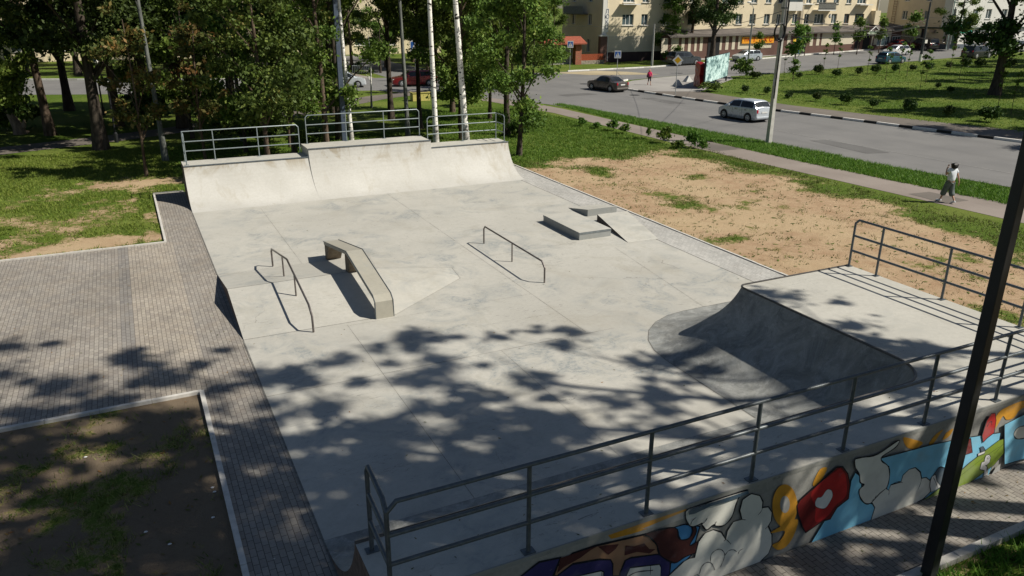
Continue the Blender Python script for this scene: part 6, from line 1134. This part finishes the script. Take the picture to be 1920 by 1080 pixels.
p=G(1912,97); car('minivan_car',(p.x+1,p.y+.9),R(3),'mini',(.5,.5,.5),'silver minivan at the right edge of the cross street')
p=G(1746,94.5); car('pickup_van',(p.x,p.y+1.5),R(80),'van',(.03,.022,.022),'dark van parked nose-in against the second house')
p=G(1712,92); car('hatchback_car',(p.x-2.0,p.y+1.5),R(190),'hatch',(.38,.02,.015),'red hatchback half hidden by the orange sapling')
car('hatchback_car',(19.3,75.95),R(-14),'hatch',(.62,.66,.70),'pale silver hatchback on the cross street behind the grey lamp post'); car('hatchback_car',(25.8,74.6),R(174),'hatch',(.22,.015,.02),'dark red car on the cross street behind the birches',L=4.4); car('hatchback_car',(15.0,78.9),R(-16),'hatch',(.6,.6,.6),'white car on the cross street half hidden by leaves at left')
# ---------------------------------------------------------------- people
def skin(name,verts,edges,rad,mat,parent,sub=1):
    me=bpy.data.meshes.new(name); me.from_pydata(verts,edges,[]); me.materials.append(mat); o=bpy.data.objects.new(name,me); COL.objects.link(o); o.parent=parent
    s=o.modifiers.new('skin','SKIN'); s.use_smooth_shade=True; sv=me.skin_vertices[0].data
    for i,r_ in enumerate(rad): sv[i].radius=(r_,r_) if not hasattr(r_,'__len__') else r_
    sv[0].use_root=True; d=o.modifiers.new('sub','SUBSURF'); d.levels=sub; d.render_levels=sub; return o
M_SKIN=plain('skin_tone',(.42,.24,.16),.6,.06,4); M_HAIR=plain('black_hair',(.012,.010,.010),.5,.3,20)
def person(pos,rz,label,top,bottom,hairm,shoe,scale=1,skirt=True,bag=False,raise_arm=True,sleeve=True):
    e=empty('person',(pos[0],pos[1],T(pos[0])-.02),rz,label=label,cat='person'); e.scale=(scale,)*3
    # y forward, x right
    hip=(0,0,.90); J={'pel':(0,0,.92),'wai':(0,.0,1.06),'chs':(0,.01,1.25),'nck':(0,.02,1.42),'hb':(0,.035,1.50),'hd':(0,.045,1.58),
       'ls':(-.16,.01,1.37),'rs':(.16,.01,1.37),'lh':(-.09,0,.88),'rh':(.09,0,.88),
       'lk':(-.095,.13,.49),'la':(-.09,.27,.09),'lt':(-.10,.42,.03),'rk':(.10,-.01,.48),'ra':(.10,-.26,.12),'rt':(.11,-.13,.03)}
    if raise_arm: J['le']=(-.24,.08,1.15); J['lw']=(-.13,.19,1.38); J['lf']=(-.09,.17,1.47)
    else: J['le']=(-.23,.06,1.10); J['lw']=(-.22,.19,.90); J['lf']=(-.21,.22,.83)
    J['re']=(.23,-.09,1.11); J['rw']=(.27,-.16,.87); J['rf']=(.275,-.15,.80)
    names=list(J); ix={n_:i for i,n_ in enumerate(names)}; E=[('pel','wai'),('wai','chs'),('chs','nck'),('nck','hb'),('hb','hd'),('chs','ls'),('chs','rs'),('ls','le'),('le','lw'),('lw','lf'),('rs','re'),('re','rw'),('rw','rf'),('pel','lh'),('pel','rh'),('lh','lk'),('lk','la'),('la','lt'),('rh','rk'),('rk','ra'),('ra','rt')]
    Rd={'pel':(.14,.11),'wai':(.115,.09),'chs':(.14,.10),'nck':.055,'hb':(.075,.085),'hd':(.075,.09),'ls':.055,'rs':.055,'le':.038,'lw':.025,'lf':.03,'re':.038,'rw':.025,'rf':.03,'lh':.09,'rh':.09,'lk':.052,'la':.034,'lt':.03,'rk':.052,'ra':.034,'rt':.03}
    b=skin('body',[J[k] for k in names],[(ix[a],ix[c]) for a,c in E],[Rd[k] for k in names],M_SKIN,e,2)
    # fingers
    for hx,dr in(('rf',(0,.02,-1)),('lf',(.2,.1,1) if raise_arm else (0,.2,-1))):
        c=Vector(J[hx]); d=Vector(dr).normalized(); mb=MB()
        for k in range(4):
            o_=Vector((.0,(k-1.5)*.016,0)); l_=[.06,.07,.067,.052][k]; mb.tube([c+o_+d*.02,c+o_+d*(.02+l_*.6),c+o_+d*(.02+l_)+Vector((-.012,0,0))],[.009,.008,.006],6)
        mb.tube([c+Vector((0,.02,0)),c+Vector((-.005,.045,0))+d*.03],[.011,.008],6); mb.build('fingers',M_SKIN,b,True)
    # face
    mb=MB(); mb.ball((0,.145,1.565),.016,6,5,(1,1,1.3)); mb.ball((-.075,.03,1.575),.02,6,5,(.5,1,1.4)); mb.ball((.075,.03,1.575),.02,6,5,(.5,1,1.4)); mb.build('nose_and_ears',M_SKIN,b,True)
    mb=MB()
    for s_ in(-1,1): mb.ball((s_*.03,.125,1.595),.011,6,4)
    mb.ball((0,.128,1.53),.018,6,4,(1.2,.4,.3)); mb.build('eyes_and_mouth',plain('face_dark',(.05,.02,.02)),b,True)
    # top
    tv=['pel','wai','chs','nck','ls','le','rs','re']; v2=[Vector(J[k]) for k in tv]; v2[0]=Vector((0,0,.86)); v2[3]=Vector((0,.015,1.40))
    if sleeve: v2[5]=v2[4].lerp(v2[5],.62); v2[7]=v2[6].lerp(v2[7],.62); ee=[(0,1),(1,2),(2,3),(2,4),(4,5),(2,6),(6,7)]; rad=[(.185,.155),(.16,.135),(.175,.135),.07,.08,.08,.08,.08]
    else:
        v2+= [Vector(J['lw']),Vector(J['rw'])]; ee=[(0,1),(1,2),(2,3),(2,4),(4,5),(2,6),(6,7),(5,8),(7,9)]; rad=[(.175,.145),(.16,.13),(.175,.135),.075,.08,.06,.08,.06,.045,.045]
    skin('jacket' if not sleeve else 't_shirt',v2,ee,rad,top,e,2)
    # bottom
    if skirt: hp=[(0,0,.98),(-.085,.01,.84),(-.10,.12,.50),(-.10,.20,.27),(.085,0,.84),(.10,-.02,.50),(.105,-.12,.27)]; skin('wide_trousers',[Vector(v) for v in hp],[(0,1),(1,2),(2,3),(0,4),(4,5),(5,6)],[(.155,.13),(.125,.14),(.11,.12),(.115,.125),(.125,.14),(.11,.12),(.115,.125)],bottom,e,2)
    else: hp=[(0,0,.98),(-.09,.01,.84),(-.096,.12,.52),(-.093,.17,.40),(.09,0,.84),(.10,-.0,.52),(.10,-.05,.40)]; skin('leggings',[Vector(v) for v in hp],[(0,1),(1,2),(2,3),(0,4),(4,5),(5,6)],[(.15,.13),(.105,.11),(.07,.07),(.06,.06),(.105,.11),(.07,.07),(.06,.06)],bottom,e,2)
    # hair
    skin('hair',[Vector((0,.0,1.665)),Vector((0,-.02,1.60)),Vector((0,-.06,1.50)),Vector((0,-.075,1.40)),Vector((-.07,-.01,1.56)),Vector((.07,-.01,1.56)),Vector((-.08,-.02,1.44)),Vector((.08,-.02,1.44))],[(0,1),(1,2),(2,3),(1,4),(1,5),(4,6),(5,7)],[.085,(.135,.14),(.135,.11),(.11,.08),.08,.08,.06,.06],hairm,e,2)
    for k in('l','r'):
        a=Vector(J[k+'a']);t_=Vector(J[k+'t']); dz=.0; mb=MB(); mb.tube([a+Vector((0,-.06,-.03)),a+Vector((0,0,-.02)),a.lerp(t_,.6)+Vector((0,0,-.01)),t_+Vector((0,.03,.0))],[.036,.045,.042,.028],8); mb.build('shoe',shoe,e,True)
    if bag: mb=MB(); mb.box(.17,.30,-.08,.14,.82,1.08); mb.tube([(.2,.03,1.06),(.12,.05,1.43),(-.0,.0,1.46)],.015,5); tag(mb.build('shoulder_bag',plain('bag_black',(.015,.015,.015)),e,bevel=.03))
    return e
pp_=G(1775,379); person((pp_.x,pp_.y),R(-8),'woman-like walker in white T-shirt and wide dark trousers on the footway holding a hand to the face',plain('tshirt_white',(.62,.66,.70),.8,.08),plain('trousers_slate',(.10,.12,.115),.8,.15),M_HAIR,plain('shoe_white',(.7,.7,.7),.6,.05),1.02)['label']='walker in a white T-shirt and wide dark trousers on the footway, hand to face'
pk=G(1217,159); person((pk.x,pk.y),R(160),'walker in a bright pink jacket crossing the corner plaza',plain('jacket_pink',(.62,.03,.12),.7,.1),plain('leggings_dark',(.03,.015,.03),.8,.1),plain('hair_pinkish',(.45,.2,.17),.6,.1),plain('shoe_dark',(.25,.05,.05),.6,.05),.90,skirt=False,bag=True,raise_arm=False,sleeve=False)
pk=G(1781,91); person((pk.x,pk.y),R(60),'small far figure in dark clothes by the second house corner post',plain('coat_dark',(.05,.03,.04),.7,.1),plain('leggings_dark',(.03,.015,.03)),M_HAIR,plain('shoe_pale',(.5,.5,.5)),1.,skirt=False,raise_arm=False,sleeve=False)
pk=G(1912,92); person((pk.x,pk.y+6),R(60),'far figure in black behind the silver minivan',plain('coat_black',(.015,.015,.02),.7,.1),plain('leggings_dark',(.03,.015,.03)),M_HAIR,plain('shoe_pale',(.5,.5,.5)),1.05,skirt=False,raise_arm=False,sleeve=False)
